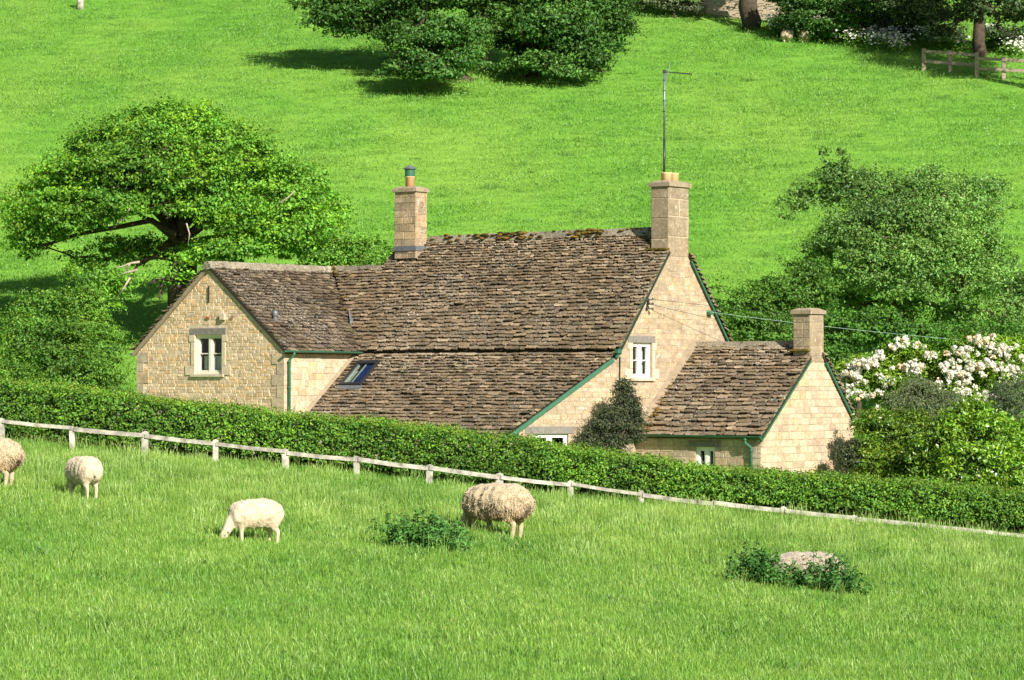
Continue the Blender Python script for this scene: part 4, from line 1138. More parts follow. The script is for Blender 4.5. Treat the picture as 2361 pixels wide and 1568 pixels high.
# fallen pale stump and log between the two oaks
sb = ground_hit(1118, 165)
lg = thing('dead_stump', 'pale broken stump and log between the two hill oaks', 'stump', tuple(sb))
MB().tube([(-.2, 0, 0), (-.05, .05, .5), (.12, 0, 1.15)], [.3, .26, .16], 9).build('stump', M['deadwood'], lg, True)
MB().tube([(-.5, -.3, .35), (.1, -.35, .42), (.6, -.3, .38)], [.10, .12, .09], 8).build('log', M['deadwood'], lg, True)

# ---- trees and shrubs along the top right
gA = ground_hit(1725, 66)
plant('dark_tree', 'dark tree with a thick trunk in front of the stone wall', 'tree', gA, gA[1],
      [(1740, -150, 90, 45, 0), (1690, -130, 70, 35, 0), (1800, -140, 90, 45, 0), (1740, -210, 150, 60, 0), (1785, 2, 20, 14, .5), (1650, -12, 25, 12, .5)], M['beech'], 650, 40, .7, .17, 71, trunk_r=.5, fork=at(1728, -90, gA[1]), tints=((1, 1, 1), (1.3, 1.3, 1)))
gB = ground_hit(1890, 98)
plant('hill_shrub', 'sunlit bushy green tree above the two far sheep', 'tree', gB, gB[1],
      [(1850, 40, 55, 35, 0), (1920, 50, 70, 40, -.5), (1880, 10, 80, 35, 0), (1970, 30, 50, 50, 0), (1900, 85, 60, 16, 0), (1840, -10, 80, 30, 1), (1980, 75, 50, 25, 0)], M['oak2'], 950, 40, .6, .15, 72, trunk_r=.2, tints=((1.2, 1.2, 1), (1, 1, 1), (.7, .8, .8)))
gC = ground_hit(2050, 118)
plant('dark_hedge_bush', 'shaded dark bush left of the tree by the upper fence', 'shrub', gC, gC[1] + 3,
      [(2040, 70, 55, 40, 0), (2000, 90, 45, 25, -.5), (2080, 95, 40, 20, 0), (2070, 40, 60, 40, 1), (2100, 70, 40, 25, 1)], M['beech'], 620, 40, .6, .15, 73, trunk_r=.15, tints=((1.3, 1.4, 1), (1, 1, 1)))
gD = ground_hit(2257, 150)
plant('dark_tree', 'tall dark tree whose straight trunk stands behind the upper fence', 'tree', gbase(2257, gD[1] + 2), gD[1] + 2,
      [(2120, 20, 90, 45, 1), (2200, 10, 90, 50, 0), (2290, 20, 80, 45, 0), (2180, 75, 50, 20, 0), (2310, 75, 45, 25, .5), (2340, 0, 70, 60, 1), (2050, -10, 90, 40, 2), (2200, -80, 170, 60, 0), (2150, 60, 40, 30, 0), (2360, 80, 30, 30, 1)], M['beech'], 1500, 40, .7, .16, 74, trunk_r=.33, fork=at(2257, 20, gD[1] + 2), tints=((1, 1, 1), (1.4, 1.35, 1.2), (1.0, .9, .8)))
plant('added_shadow_tree', 'unseen tall tree added just outside the right edge to throw the long shadow on the hill', 'tree', gbase(2570, 148), 148,  # out of view, added for the shadow its crown drops on the hill
      [(2570, -400, 110, 90, 0), (2530, -330, 90, 70, 0), (2640, -340, 100, 80, 0), (2580, -250, 120, 60, 0), (2600, -470, 90, 70, 0), (2540, -180, 80, 40, 0)], M['oak2'], 900, 40, .8, .17, 78, trunk_r=.4, fork=at(2575, -200, 148))
gE = ground_hit(2330, 150)
plant('hill_shrub', 'green bush with white blossom at the top right edge', 'shrub', gbase(2330, gE[1] + 5), gE[1] + 5,
      [(2320, 110, 40, 30, 0), (2355, 100, 30, 40, 0), (2290, 125, 25, 15, 0)], M['oak2'], 300, 40, .5, .13, 75, trunk_r=.1)
gF = ground_hit(1560, 42)
plant('hill_shrub', 'dull green bush on the skyline left of the stone wall', 'shrub', gF, gF[1],
      [(1550, 10, 50, 22, 0), (1500, 5, 40, 22, .5), (1600, 22, 18, 12, 0), (1540, -15, 70, 20, 1)], M['greyleaf'], 420, 40, .5, .14, 76, trunk_r=.1)
# dark wood behind everything up there
rg = np.random.default_rng(77)
bk = thing('far_wood', 'dark mass of trees beyond the top of the hill', 'wood', tuple(gbase(1900, 225)))
C, R = lobes_px([(u, -20 + 12 * math.sin(u), 110, 75, rg.uniform(-4, 6)) for u in range(1350, 2700, 75)], 222)
P_, D_, _ = clusters(C, R, 1500, rg, .5, .3)
V, T = foliage(P_, D_, 26, 1.0, .26, rg, tints=((1, 1, 1), (1.4, 1.4, 1)))
tag(link(bpy.data.objects.new('foliage', quads_mesh(V - np.array(bk.location), 4, M['beech'], T, 'foliage')), bk), kind='stuff')
bk['kind'] = 'stuff'

# ---- dry stone wall up on the hill
def dry_wall():
    p = ground_hit(1625, 52); q = ground_hit(1990, 108)
    p = p + np.array([0, 2.5, 0]); q = q + np.array([0, 4.5, 0])
    L = np.linalg.norm((q - p)[:2]); d = (q - p) / np.linalg.norm(q - p)
    root = thing('dry_stone_wall', 'pinkish dry stone field wall at the top of the hill', 'wall', tuple(p))
    ang = math.atan2(d[1], d[0]); root.rotation_euler = (0, 0, ang)
    rs = random.Random(3)
    zf = lambda s: (float(height(p[0] + math.cos(ang) * s, p[1] + math.sin(ang) * s)) - p[2])
    core = MB(); n = 14
    for i in range(n):
        s0, s1 = L * i / n, L * (i + 1) / n
        v = [(s0, -.2, zf(s0) - .3), (s1, -.2, zf(s1) - .3), (s1, .2, zf(s1) - .3), (s0, .2, zf(s0) - .3), (s0, -.2, zf(s0) + 1.5), (s1, -.2, zf(s1) + 1.5), (s1, .2, zf(s1) + 1.5), (s0, .2, zf(s0) + 1.5)]
        core.add(v, [(0, 1, 5, 4), (1, 2, 6, 5), (2, 3, 7, 6), (3, 0, 4, 7), (4, 5, 6, 7)])
    core.build('wall_core', M['fillet'], root)
    st = MB(); k = 0
    z = 0
    while z < 1.5:
        h = rs.uniform(.1, .18); s = 0
        while s < L - .2:
            l = rs.uniform(.25, .6); t = rs.uniform(.8, 1.2); y = -.2 - rs.uniform(.01, .06); b = zf(s) + z
            st.box(s + .01, s + l - .01, y, -.19, b + .008, b + h - .008, (1.0 * t, .9 * t, .85 * t)); s += l
        z += h
    tag(st.build('stones', M['dressed'], root), kind='stuff')
    s = 0
    while s < L - .3:
        l = rs.uniform(.4, .7); b = zf(s) + 1.5
        MB().box(s, s + l - .02, -.28, .28, b + .002, b + rs.uniform(.12, .17)).build('coping_stone', M['dressed'], root); s += l
dry_wall()

# ---- cow parsley along the foot of the far trees
def parsley():
    rg = np.random.default_rng(81); pts = []
    for (u0, v0, u1, v1, n, s) in ((1780, 76, 1830, 85, 25, 4), (1780, 72, 1860, 90, 40, 5), (1840, 78, 2000, 108, 70, 6), (1990, 100, 2090, 122, 60, 8), (2120, 103, 2220, 116, 70, 7), (2280, 100, 2361, 135, 70, 8)):
        for i in range(n):
            t = rg.random(); p = ground_hit(u0 + (u1 - u0) * t + rg.normal() * 4, v0 + (v1 - v0) * t + rg.normal() * s)
            pts.append(p + np.array([0, -.3, 0]))
    pts = np.array(pts); pts[:, 2] = height(pts[:, 0], pts[:, 1])
    root = thing('cow_parsley', 'white cow parsley flowering along the top of the hill', 'wild flowers', tuple(pts.mean(0)))
    root['kind'] = 'stuff'
    b0 = np.array(root.location)
    per = 9; k = np.repeat(np.arange(len(pts)), per)
    h = rg.uniform(.5, 1.1, len(k))
    Pp = pts[k] + np.stack([rg.normal(size=len(k)) * .22, rg.normal(size=len(k)) * .22, h], 1)
    N = rg.normal(size=Pp.shape) * .4 + np.array([0, -.4, 1])
    V = leaf_quads(Pp, N, .17, .85, rg)
    tag(link(bpy.data.objects.new('flowers', quads_mesh(V - b0, 4, M['petal'], np.ones((len(V), 3)) * .95, 'flowers')), root), kind='stuff')
    k = np.repeat(np.arange(len(pts)), 20)
    Pp = pts[k] + np.stack([rg.normal(size=len(k)) * .3, rg.normal(size=len(k)) * .3, rg.uniform(.05, .8, len(k))], 1)
    V = leaf_quads(Pp, rg.normal(size=Pp.shape) + np.array([0, 0, .5]), .17, .45, rg)
    tag(link(bpy.data.objects.new('leaves', quads_mesh(V - b0, 4, M['ash'], np.ones((len(V), 3)), 'leaves')), root), kind='stuff')
parsley()

# ------------------------------------------------------------------ hedge and field fence
HT = [(-400, 842), (0, 884), (150, 898), (300, 920), (700, 965), (1000, 992), (1180, 1017), (1350, 1043), (1500, 1064), (1600, 1082), (1750, 1094), (2000, 1110), (2361, 1140), (2700, 1180)]
RL = [(-400, 925), (0, 971), (170, 988), (340, 1004), (500, 1022), (655, 1042), (820, 1058), (975, 1077), (1140, 1099), (1300, 1114), (1465, 1138), (1640, 1160), (2361, 1237), (2700, 1272)]
YFENCE = 70.0
def lerp_pts(tab, u): return np.interp(u, [t[0] for t in tab], [t[1] for t in tab])
def hedge():
    rng = np.random.default_rng(91)
    root = thing('hedge', 'long clipped leafy green hedge running in front of the cottage', 'hedge', tuple(gbase(1180, 72)))
    b0 = np.array(root.location)
    Yf, Yb = 70.72, 73.0
    def top(X, Y):
        u = CX + X / Y * F_PX
        v = lerp_pts(HT, u)
        return at_z(v, 72.2)
    def at_z(v, Y): 
        z = (CY - v) / F_PX
        return Y * (math.sin(PITCH) + z * math.cos(PITCH)) / (math.cos(PITCH) - z * math.sin(PITCH))
    n = 7500
    X = rng.uniform(-14.5, 15.5, n); zt = top(X, 72.2) + .07 * lump(X * 2.1, X, 1.2) + .05 * lump(X * 7, X, 1.0)
    zg = height(X, np.full(n, 71.5)); H = np.maximum(zt - zg, .5)
    face = rng.random(n)
    t = rng.random(n)
    bulge = .16 * lump(X * 2.2, t * 4, 1.0, 3.) + .09 * lump(X * 6.3, t * 9, 1.0, 5.)
    Y = np.where(face < .52, Yf + .12 - bulge * 1.0 + .25 * (t ** 3) + np.abs(rng.normal(size=n)) * .10, np.where(face < .92, rng.uniform(Yf + .25, Yb, n), Yb + rng.normal(size=n) * .1))
    Z = np.where(face < .52, zg + .15 + t * (H - .22), np.where(face < .92, zt - np.abs(rng.normal(size=n)) * .06, zg + .2 + t * (H - .2)))
    P = np.stack([X, Y, Z], 1)
    D = np.where((face < .52)[:, None], np.array([0, -1, .35]), np.where((face < .92)[:, None], np.array([0, -.2, 1]), np.array([0, 1, .3])))
    V, T = foliage(P, D, 17, .17, .062, rng, flat=.9, asp=.65, up=.3, rnd=.7, tints=((1, 1, 1), (1.2, 1.1, .9), (.75, .85, .9), (.6, .7, .8)), tvar=.25)
    tag(link(bpy.data.objects.new('foliage', quads_mesh(V - b0, 4, M['hedge'], T, 'foliage')), root), kind='stuff')
    # young shoots above the clipped top
    n = 4200
    X = rng.uniform(-14.5, 15.5, n); Y = rng.uniform(Yf + .1, Yb, n); zt = top(X, Y)
    hgt = rng.uniform(.05, .22, n) * (1 + .5 * lump(X * 2, Y, 1.0))
    k = np.repeat(np.arange(n), 6); f = rng.random(len(k))
    P = np.stack([X[k] + rng.normal(size=len(k)) * .02, Y[k] + rng.normal(size=len(k)) * .02, zt[k] + hgt[k] * f], 1)
    V = leaf_quads(P, rng.normal(size=P.shape) + np.array([0, -.3, .3]), .042, .5, rng)
    T = np.array([(1.5, 1.15, .9), (1.9, 1.2, 1.0), (1.1, 1.1, .9)])[rng.integers(0, 3, n)][k]
    tag(link(bpy.data.objects.new('shoots', quads_mesh(V - b0, 4, M['hedge'], np.repeat(T, 4, 0), 'shoots')), root), kind='stuff')
    # woody middle
    core = MB()
    for i in range(330):
        x = -14.5 + 30 * i / 330 + rng.uniform(-.05, .05); y = rng.uniform(71.4, 72.7); g = float(height(x, y)); tt = float(top(np.array([x]), y)[0])
        pts = wob((x, y, g - .1), (x + rng.normal() * .2, y + rng.normal() * .15, tt - .08), 4, .06, rng)
        core.tube(pts - b0, [.03, .025, .016, .008], 5)
        for q in range(3):
            core.tube(wob(pts[1 + q % 2], pts[2] + rng.normal(size=3) * .3, 3, .05, rng) - b0, [.014, .01, .005], 4)
    tag(core.build('stems', M['bark'], root, True), kind='stuff')
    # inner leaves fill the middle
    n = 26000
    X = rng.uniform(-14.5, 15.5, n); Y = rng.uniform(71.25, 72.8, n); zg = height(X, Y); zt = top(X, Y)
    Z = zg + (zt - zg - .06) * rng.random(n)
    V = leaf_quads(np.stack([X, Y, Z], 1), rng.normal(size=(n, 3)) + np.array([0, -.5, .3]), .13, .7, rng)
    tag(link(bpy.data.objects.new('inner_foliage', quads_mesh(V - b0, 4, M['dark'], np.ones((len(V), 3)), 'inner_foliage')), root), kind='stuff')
hedge()

def field_fence():
    rs = random.Random(4)
    root = thing('field_fence', 'low grey weathered post and rail fence in front of the hedge', 'fence', tuple(gbase(1180, YFENCE)))
    b0 = np.array(root.location)
    us = [4 - 164 * 2, 4 - 164] + [4 + 164 * i for i in range(0, 17)]
    def P(u, dy=0): return at(u, lerp_pts(RL, u), YFENCE + dy) - b0
    for i, u in enumerate(us):
        p = P(u); g = float(height(p[0] + b0[0], YFENCE)) - b0[2]
        wv = rs.uniform(.055, .08); lean = rs.uniform(-.04, .04); tp = p[2] + rs.uniform(.02, .08)
        v = [(p[0] + sx * wv + (lean if z else 0), .03 + sy * .05 + .02, (g - .4, tp)[z]) for z in (0, 1) for sx, sy in ((-1, -1), (1, -1), (1, 1), (-1, 1))]
        v += [(p[0] + lean, .05, tp + .03)]
        t = rs.uniform(.85, 1.15)
        MB().add(v, [(0, 1, 5, 4), (1, 2, 6, 5), (2, 3, 7, 6), (3, 0, 4, 7), (4, 5, 8), (5, 6, 8), (6, 7, 8), (7, 4, 8)], (t, t, t)).build('post', M['timber'], root)
    for i in range(0, len(us) - 1):
        a = P(us[i] + 2); b = P(us[i + 1] - 2)
        a[1] = b[1] = -.012; a[2] += rs.uniform(-.018, .018); b[2] += rs.uniform(-.018, .018)
        w_ = rs.uniform(.075, .10); m = (a + b) / 2 + np.array([0, 0, rs.uniform(-.02, .006)]); t = rs.uniform(.8, 1.15)
        rl = MB().bar(a, m, .045, w_, tint=(t, t, t)); rl.bar(m, b, .0449, w_ * .995, tint=(t, t, t)); rl.build('rail', M['timber'], root)
field_fence()

# ---- upper fence
def far_fence(name, label, segs, Yc, ph=1.15, mat='timber2'):
    root = None
    for (u0, v0, u1, v1, n) in segs:
        a = ground_hit(u0, v0); b = ground_hit(u1, v1)
        if root is None: root = thing(name, label, 'fence', tuple(a)); b0 = a
        for i in range(n + 1):
            p = a + (b - a) * i / n; p[2] = height(p[0], p[1]); q = p - b0
            MB().box(q[0] - .1, q[0] + .1, q[1] - .07, q[1] + .07, q[2] - .3, q[2] + ph).build('post', M[mat], root)
        for h in (.48, 1.0):
            for i in range(n):
                p = a + (b - a) * i / n; q = a + (b - a) * (i + 1) / n
                for k in (p, q): k[2] = height(k[0], k[1])
                MB().bar(p - b0 + np.array([0, -.11, h]), q - b0 + np.array([0, -.11, h]), .05, .16).build('rail', M[mat], root)
far_fence('post_and_rail_fence', 'brown two-rail wooden fence on the hill at top right', [(2130, 163, 2252, 172, 2), (2252, 180, 2440, 190, 3)], 165)
far_fence('post_and_rail_fence', 'short two-rail fence glimpsed through the right hill oak', [(1150, 75, 1300, 95, 3)], 172)
gp = ground_hit(185, 22)
post = thing('fence_post', 'single grey wooden post at the top left edge', 'post', tuple(gp))
MB().tube([(0, 0, -.3), (0.02, 0, 1.3)], [.22, .2], 9).build('upright', M['timber'], post, True)
MB().lathe((.02, 0, 1.3), [(.2, 0), (.14, .05), (0, .07)], 9).build('top', M['timber'], post)
# ------------------------------------------------------------------ sheep
def ico(mb, c, r, n=10):
    prof = [(r * math.sin(math.pi * k / n), -r * math.cos(math.pi * k / n)) for k in range(n + 1)]
    prof = [(max(a, .0004), b) for a, b in prof]
    mb.lathe(c, prof, 14)

def capsule(mb, p, q, r0, r1):
    p = np.array(p, float); q = np.array(q, float)
    n = max(2, int(np.linalg.norm(q - p) / (min(r0, r1) * .45)) + 1)
    for t in np.linspace(0, 1, n): ico(mb, tuple(p + (q - p) * t), r0 + (r1 - r0) * t)

def remeshed(mb, voxel, smooth_it=6):
    me = mesh_from(mb.v, mb.f, None)
    o = bpy.data.objects.new('tmp', me); col.objects.link(o)
    m = o.modifiers.new('r', 'REMESH'); m.mode = 'VOXEL'; m.voxel_size = voxel
    s = o.modifiers.new('s', 'SMOOTH'); s.iterations = smooth_it; s.factor = .5
    dg = bpy.context.evaluated_depsgraph_get(); dg.update()
    ev = o.evaluated_get(dg)
    out = bpy.data.meshes.new_from_object(ev)
    bpy.data.objects.remove(o); bpy.data.meshes.remove(me)
    return out

def sheep(label, loc, heading, size=1.0, fleece=.0, pose='graze', mat='wool', seed=1, fat=1.0, tail=True, head_turn=0.0, group='sheep grazing in the field', legs_out=1.0, tallness=1.0):
    """local frame: x forward, z up; about 0.75 m at the shoulder for size 1"""
    rg = np.random.default_rng(seed)
    dz = -.34 if pose == 'lie' else 0.0
    mb = MB(); f = fat
    for (x, z, r_) in ((.40, .60, .235), (.28, .60, .27), (.12, .60, .285), (-.05, .60, .29), (-.22, .61, .285), (-.36, .61, .265), (-.47, .60, .215)):
        for s in (-1, 1):
            ico(mb, (x, s * .055 * f, z + dz), r_ * f ** .5 * .95)
    if pose == 'graze':
        ht = head_turn
        capsule(mb, (.42, 0, .60), (.62, .05 * ht, .42), .19 * f ** .3, .13)
        capsule(mb, (.62, .05 * ht, .42), (.74, .12 * ht, .24), .125, .095)
        capsule(mb, (.74, .12 * ht, .25), (.84, .2 * ht, .08), .092, .055)
        hc = (.74, .12 * ht, .27)
    else:
        capsule(mb, (.40, 0, .62 + dz), (.60, 0, .70 + dz), .18, .12)
        capsule(mb, (.60, 0, .72 + dz), (.80, .02, .62 + dz), .095, .06)
        hc = (.60, 0, .76 + dz)
    for s in (-1, 1):
        capsule(mb, (hc[0] - .02, hc[1] + s * .08, hc[2] + .03), (hc[0] - .06, hc[1] + s * .2, hc[2] + .01), .032, .018)
    if pose != 'lie':
        for s in (-1, 1):
            fx = .33 + s * .05
            capsule(mb, (fx, s * .13, .46), (fx + .02, s * .135, .30), .10 * legs_out, .052)
            capsule(mb, (fx + .02, s * .135, .30), (fx, s * .135, .03), .052, .040)
            hx = -.40 - s * .04
            capsule(mb, (hx, s * .13, .52), (hx + .03, s * .14, .36), .15, .085)
            capsule(mb, (hx + .03, s * .14, .36), (hx - .08, s * .14, .27), .075, .045)
            capsule(mb, (hx - .08, s * .14, .27), (hx - .05, s * .14, .03), .050, .040)
    else:
        for s in (-1, 1):
            capsule(mb, (.35, s * .2, .12), (.52, s * .2, .06), .09, .05)
            capsule(mb, (-.35, s * .22, .16), (-.1, s * .27, .07), .14, .06)
    if tail:
        capsule(mb, (-.62 * f ** .2, 0, .68 + dz), (-.70 * f ** .2, .01, .52 + dz), .045, .032)
    me = remeshed(mb, .022, 5)
    n = len(me.vertices)
    co = np.empty(n * 3, np.float32); me.vertices.foreach_get('co', co); co = co.reshape(-1, 3).astype(float)
    no = np.empty(n * 3, np.float32); me.vertices.foreach_get('normal', no); no = no.reshape(-1, 3).astype(float)
    wool = (co[:, 2] > (.36 + dz)) & (co[:, 0] < .60) if pose != 'lie' else (co[:, 0] < .56)
    amp = .014 + .022 * fleece
    d = np.array([mnoise.noise(Vector(c * 7.0 + seed)) * 1.0 + .6 * mnoise.noise(Vector((c[0] * 19, c[1] * 19, c[2] * 12 + seed))) for c in co])
    w_ = wool.astype(float) * 1.0
    co = co + no * (w_ * (amp * d + .03 * fleece))[:, None]
    me.vertices.foreach_set('co', (co * size).astype(np.float32).ravel())
    t = np.ones((n, 4), np.float32)
    # dung-stained breech, darker belly wool and a whiter face
    rear = np.clip((-co[:, 0] - .52) / .1, 0, 1) * np.clip(1 - np.abs(co[:, 1]) / .09, 0, 1) * np.clip((.66 + dz - co[:, 2]) / .1, 0, 1) * (fleece > .3)
    face = np.clip((co[:, 0] - .66) / .05, 0, 1)
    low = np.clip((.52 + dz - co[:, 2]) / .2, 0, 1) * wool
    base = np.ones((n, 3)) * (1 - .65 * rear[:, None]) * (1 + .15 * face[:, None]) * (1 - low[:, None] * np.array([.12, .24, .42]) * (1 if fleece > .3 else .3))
    t[:, :3] = base
    a = me.attributes.new('tint', 'FLOAT_COLOR', 'POINT'); a.data.foreach_set('color', t.ravel())
    me.materials.clear(); me.materials.append(M[mat])
    me.polygons.foreach_set('use_smooth', np.ones(len(me.polygons), bool))
    me.update()
    root = thing('sheep', label, 'sheep', tuple(loc), math.atan2(heading[1], heading[0]), group)
    root.scale = (1, 1, tallness)
    if pose == 'graze': root.location.z -= .05
    link(bpy.data.objects.new('body', me), root)
    # locks of wool
    k = np.where(wool)[0]
    if len(k):
        m_ = int(9000 * (.35 + fleece))
        j = rg.choice(k, m_)
        P = co[j] * size; N = no[j]
        L = (rg.uniform(.018, .038, m_) * (1 + .7 * fleece))[:, None] * size
        dirv = unit(N * .55 + np.array([-.1, 0, -.75 * (fleece + .25)]) + rg.normal(size=P.shape) * .3)
        side = unit(np.cross(dirv, N + rg.normal(size=P.shape) * .3)) * .012 * size
        P0 = P - N * .012
        V = np.stack([P0 - side, P0 + side, P0 + dirv * L], 1).reshape(-1, 3)
        T = np.repeat(base[j] * rg.uniform(.94, 1.08, (m_, 1)), 3, 0)
        link(bpy.data.objects.new('fleece', quads_mesh(V, 3, M[mat], T, 'fleece')), root)
    # dark eyes and nostril end
    if pose == 'graze':
        for s in (-1, 1):
            e = MB(); ico(e, ((.775) * size, (hc[1] + s * .078) * size, .215 * size), .012 * size, 6); e.build('eye', M['darkmetal'], root, True)
    return root

def on_ground(u, v): return ground_hit(u, v)
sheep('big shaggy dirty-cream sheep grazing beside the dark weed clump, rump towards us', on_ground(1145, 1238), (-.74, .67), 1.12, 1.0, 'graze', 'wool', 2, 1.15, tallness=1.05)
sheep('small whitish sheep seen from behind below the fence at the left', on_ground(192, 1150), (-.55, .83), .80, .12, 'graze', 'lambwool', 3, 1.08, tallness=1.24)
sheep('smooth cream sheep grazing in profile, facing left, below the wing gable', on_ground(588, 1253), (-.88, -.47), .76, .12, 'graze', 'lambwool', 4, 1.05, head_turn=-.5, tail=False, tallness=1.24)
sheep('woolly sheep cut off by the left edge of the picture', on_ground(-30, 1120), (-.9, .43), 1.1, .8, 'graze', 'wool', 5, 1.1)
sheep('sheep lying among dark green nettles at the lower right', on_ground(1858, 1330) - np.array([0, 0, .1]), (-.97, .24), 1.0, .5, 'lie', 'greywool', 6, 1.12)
for (u, v, hd, lb) in ((1816, 94, (.2, 1), 'left one of the two tiny far sheep on the hilltop'), (1856, 96, (.1, 1), 'right one of the two tiny far sheep on the hilltop')):
    sheep(lb, on_ground(u, v) - np.array([0, 0, .28]), hd, 1.0, .4, 'graze', 'lambwool', 7 + u % 5, 1.15, group='sheep at the top of the hill')

# ------------------------------------------------------------------ nettles
def nettles(label, u, v, spread, n, hgt, seed):
    rng = np.random.default_rng(seed)
    c = ground_hit(u, v)
    root = thing('nettle_clump', label, 'weeds', tuple(c), 0, 'dark weed clumps in the field')
    st = MB(); P = []; N = []
    for i in range(n):
        x = rng.normal() * spread[0] * .5; y = rng.normal() * spread[1] * .5
        g = float(height(c[0] + x, c[1] + y)) - c[2]
        h = hgt * rng.uniform(.55, 1.15) * (1 - .3 * min(1, abs(x) / spread[0]))
        lean = rng.normal(size=2) * .12
        st.tube([(x, y, g - .02), (x + lean[0] * .4, y + lean[1] * .4, g + h * .5), (x + lean[0], y + lean[1], g + h)], [.006, .005, .003], 4, cap=False)
        for k in range(26):
            f = rng.uniform(.25, 1.0); a = rng.uniform(0, 6.283); r_ = .07 * (1.25 - f * .6)
            P.append((x + lean[0] * f + math.cos(a) * r_, y + lean[1] * f + math.sin(a) * r_, g + h * f - .02)); N.append((math.cos(a) * .5, math.sin(a) * .5 - .2, .8))
    P = np.array(P); N = np.array(N) + rng.normal(size=(len(P), 3)) * .35
    V = leaf_quads(P, N, .105, .38, rng)
    T = np.repeat(rng.uniform(.6, 1.4, (len(P), 1)) * np.array([[1, 1, 1]]), 4, 0)
    tag(link(bpy.data.objects.new('leaves', quads_mesh(V, 4, M['nettle'], T, 'leaves')), root), kind='stuff')
    tag(st.build('stems', M['nettle'], root), kind='stuff')
nettles('dark green weed clump in the grass just left of the big shaggy sheep', 980, 1268, (.75, .5), 75, .70, 1)
nettles('nettle clump at the left side of the lying sheep', 1752, 1352, (.56, .5), 55, .74, 2)
nettles('nettle clump at the right side of the lying sheep', 1905, 1368, (.62, .4), 55, .68, 3)

# ------------------------------------------------------------------ grass (instanced tufts)
def tuft(rng, n, radius, h0, h1, width, lean, tints, seedheads=0):
    base = np.stack([rng.normal(size=n) * radius * .5, rng.normal(size=n) * radius * .5, np.full(n, -.03)], 1)
    h = rng.uniform(h0, h1, n); a = rng.uniform(0, 6.283, n); l = np.abs(rng.normal(size=n)) * lean
    dirh = np.stack([np.cos(a), np.sin(a), np.zeros(n)], 1)
    side = np.stack([-np.sin(a + rng.normal(size=n) * .6), np.cos(a + rng.normal(size=n) * .6), np.zeros(n)], 1) * (width * rng.uniform(.6, 1.3, n))[:, None] * .5
    mid = base + dirh * (l * h * .35)[:, None] + np.array([0, 0, 1]) * (h * .6)[:, None]
    tip = base + dirh * (l * h)[:, None] + np.array([0, 0, 1]) * (h * rng.uniform(.85, 1.0, n))[:, None]
    V = []; F = []; T = []
    tt = np.array(tints)[rng.integers(0, len(tints), n)] * rng.uniform(.75, 1.25, (n, 1))
    for i in range(n):
        o = len(V)
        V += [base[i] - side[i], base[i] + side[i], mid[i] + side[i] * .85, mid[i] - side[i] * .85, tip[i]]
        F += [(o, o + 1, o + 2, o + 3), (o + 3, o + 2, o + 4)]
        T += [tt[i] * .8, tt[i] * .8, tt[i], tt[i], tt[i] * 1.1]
    for i in range(seedheads):
        o = len(V); b = np.array([rng.normal() * radius * .5, rng.normal() * radius * .5, 0]); hh = h1 * rng.uniform(.9, 1.45); ln = rng.normal(size=2) * .06
        s = np.array([.004, 0, 0]); t = b + np.array([ln[0], ln[1], hh]); m = b + (t - b) * .72
        V += [b - s, b + s, m + s * .7, m - s * .7, m + s * 1.5, t, m - s * 1.5]
        F += [(o, o + 1, o + 2, o + 3), (o + 6, o + 4, o + 5)]
        T += [np.array([1.2, 1.0, 1.2])] * 4 + [np.array([1.9, 1.45, 2.6]) * rng.uniform(.6, 1.0)] * 3
    return V, F, T

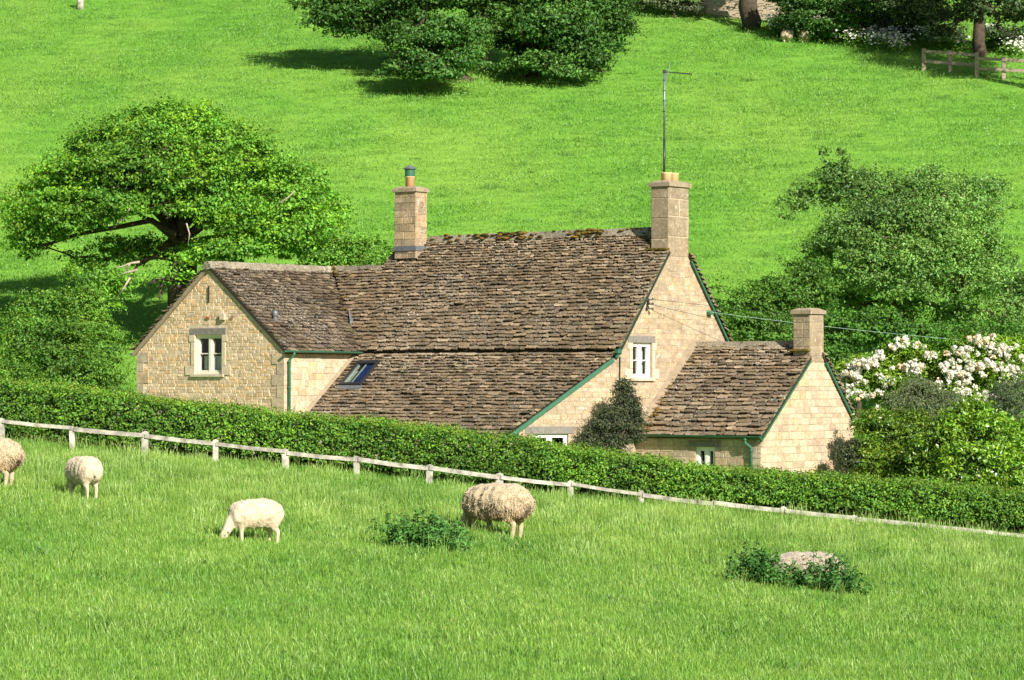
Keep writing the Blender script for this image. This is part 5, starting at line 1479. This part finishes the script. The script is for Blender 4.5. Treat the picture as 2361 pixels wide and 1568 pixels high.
def grass_field(name, label, pts, scl, tufts, mat, seed):
    """one object: a few tuft meshes and a cloud of loose points; geometry nodes put a tuft on every point"""
    rng = np.random.default_rng(seed)
    V = []; F = []; T = []; cid = []
    for k, (v, f, t) in enumerate(tufts):
        o = len(V); V += [tuple(x) for x in v]; F += [tuple(i + o for i in q) for q in f]; T += [tuple(x) for x in t]; cid += [k + 1] * len(v)
    nv = len(V); n = len(pts)
    me = bpy.data.meshes.new(name)
    me.from_pydata(V + [tuple(p) for p in pts], [], F)
    a = me.attributes.new('tint', 'FLOAT_COLOR', 'POINT'); c = np.ones((nv + n, 4), np.float32); c[:nv, :3] = np.array(T); a.data.foreach_set('color', c.ravel())
    a = me.attributes.new('cid', 'INT', 'POINT'); a.data.foreach_set('value', np.array(cid + [0] * n, np.int32))
    a = me.attributes.new('scl', 'FLOAT', 'POINT'); a.data.foreach_set('value', np.concatenate([np.ones(nv), scl]).astype(np.float32))
    a = me.attributes.new('rz', 'FLOAT', 'POINT'); a.data.foreach_set('value', np.concatenate([np.zeros(nv), rng.uniform(0, 6.283, n)]).astype(np.float32))
    me.materials.append(mat); me.update()
    o = link(bpy.data.objects.new(name, me))
    ng = bpy.data.node_groups.new(name, 'GeometryNodeTree')
    ng.interface.new_socket('Geometry', in_out='INPUT', socket_type='NodeSocketGeometry')
    ng.interface.new_socket('Geometry', in_out='OUTPUT', socket_type='NodeSocketGeometry')
    N = ng.nodes; L = ng.links
    gi = N.new('NodeGroupInput'); go = N.new('NodeGroupOutput')
    def attr(nm, typ):
        x = N.new('GeometryNodeInputNamedAttribute'); x.data_type = typ; x.inputs[0].default_value = nm; return x.outputs[0]
    def sel(k):
        c_ = N.new('FunctionNodeCompare'); c_.data_type = 'INT'; c_.operation = 'EQUAL'
        i = [s for s in c_.inputs if s.type == 'INT']; L.new(attr('cid', 'INT'), i[0]); i[1].default_value = k
        s = N.new('GeometryNodeSeparateGeometry'); s.domain = 'POINT'; L.new(gi.outputs[0], s.inputs[0]); L.new(c_.outputs[0], s.inputs[1]); return s.outputs[0]
    j = N.new('GeometryNodeJoinGeometry')
    for k in range(len(tufts)):
        g = N.new('GeometryNodeGeometryToInstance'); L.new(sel(k + 1), g.inputs[0]); L.new(g.outputs[0], j.inputs[0])
    ip = N.new('GeometryNodeInstanceOnPoints')
    L.new(sel(0), ip.inputs['Points']); L.new(j.outputs[0], ip.inputs['Instance']); ip.inputs['Pick Instance'].default_value = True
    rv = N.new('FunctionNodeRandomValue'); rv.data_type = 'INT'
    ii = [s for s in rv.inputs if s.type == 'INT']; ii[0].default_value = 0; ii[1].default_value = len(tufts) - 1
    oi = [s for s in rv.outputs if s.type == 'INT'][0]
    L.new(oi, ip.inputs['Instance Index'])
    cx_ = N.new('ShaderNodeCombineXYZ'); L.new(attr('rz', 'FLOAT'), cx_.inputs[2])
    er = N.new('FunctionNodeEulerToRotation'); L.new(cx_.outputs[0], er.inputs[0]); L.new(er.outputs[0], ip.inputs['Rotation'])
    L.new(attr('scl', 'FLOAT'), ip.inputs['Scale'])
    L.new(ip.outputs[0], go.inputs[0])
    md = o.modifiers.new('grass', 'NODES'); md.node_group = ng
    tag(o, label, 'grass', kind='stuff')
    return o

def scatter(y0, y1, dens, rng, margin=1.14, extra=2.0):
    """points in the view's wedge of ground, dens(Y) per square metre"""
    out = []
    ys = np.linspace(y0, y1, 60)
    for i in range(len(ys) - 1):
        a, b = ys[i], ys[i + 1]; m = (a + b) / 2; hw = m * 1180 / F_PX * margin + extra
        n = rng.poisson((b - a) * 2 * hw * dens(m))
        out.append(np.stack([rng.uniform(-hw, hw, n), rng.uniform(a, b, n)], 1))
    p = np.concatenate(out)
    return np.column_stack([p, height(p[:, 0], p[:, 1])])

def grasses():
    rng = np.random.default_rng(101)
    GT = ((1, 1, 1), (.85, .94, .9), (1.1, 1.06, 1), (1.25, 1.12, 1.05), (.68, .82, .8), (.95, 1, .95))
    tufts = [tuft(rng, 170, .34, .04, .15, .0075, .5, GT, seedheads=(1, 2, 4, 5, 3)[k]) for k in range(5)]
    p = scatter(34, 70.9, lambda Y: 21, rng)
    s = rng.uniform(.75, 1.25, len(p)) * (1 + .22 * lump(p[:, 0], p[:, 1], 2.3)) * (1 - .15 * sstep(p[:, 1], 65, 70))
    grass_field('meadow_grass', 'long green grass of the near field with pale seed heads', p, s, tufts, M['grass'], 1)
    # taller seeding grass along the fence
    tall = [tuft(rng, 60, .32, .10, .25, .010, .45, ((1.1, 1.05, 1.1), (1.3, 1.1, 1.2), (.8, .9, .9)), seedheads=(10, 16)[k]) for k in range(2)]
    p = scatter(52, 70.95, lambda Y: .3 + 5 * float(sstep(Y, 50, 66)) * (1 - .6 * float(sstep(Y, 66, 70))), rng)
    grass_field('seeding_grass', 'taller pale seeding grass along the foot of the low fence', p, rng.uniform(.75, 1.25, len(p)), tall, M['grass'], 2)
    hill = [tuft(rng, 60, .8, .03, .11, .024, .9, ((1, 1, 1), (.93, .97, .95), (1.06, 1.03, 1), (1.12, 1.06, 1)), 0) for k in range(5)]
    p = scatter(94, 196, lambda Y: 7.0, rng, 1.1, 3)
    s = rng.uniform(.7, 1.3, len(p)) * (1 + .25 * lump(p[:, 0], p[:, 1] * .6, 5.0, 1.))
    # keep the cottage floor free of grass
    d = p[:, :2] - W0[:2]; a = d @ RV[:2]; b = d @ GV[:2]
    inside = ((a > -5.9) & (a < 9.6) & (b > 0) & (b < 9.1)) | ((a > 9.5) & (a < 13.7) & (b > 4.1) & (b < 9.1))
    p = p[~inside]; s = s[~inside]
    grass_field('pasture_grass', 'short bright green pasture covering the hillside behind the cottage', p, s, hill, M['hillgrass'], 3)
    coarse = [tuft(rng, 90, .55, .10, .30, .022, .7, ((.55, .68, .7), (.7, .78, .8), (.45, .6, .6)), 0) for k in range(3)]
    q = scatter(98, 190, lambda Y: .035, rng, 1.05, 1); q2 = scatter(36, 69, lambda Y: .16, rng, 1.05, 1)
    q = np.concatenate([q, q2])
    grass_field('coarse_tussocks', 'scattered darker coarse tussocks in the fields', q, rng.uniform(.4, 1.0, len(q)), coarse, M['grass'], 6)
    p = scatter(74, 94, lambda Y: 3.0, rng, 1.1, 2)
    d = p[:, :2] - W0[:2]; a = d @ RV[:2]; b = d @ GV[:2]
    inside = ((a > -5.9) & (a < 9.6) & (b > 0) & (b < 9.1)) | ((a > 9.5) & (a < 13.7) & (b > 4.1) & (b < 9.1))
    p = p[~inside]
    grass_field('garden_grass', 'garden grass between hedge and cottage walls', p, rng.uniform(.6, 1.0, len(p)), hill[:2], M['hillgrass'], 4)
grasses()
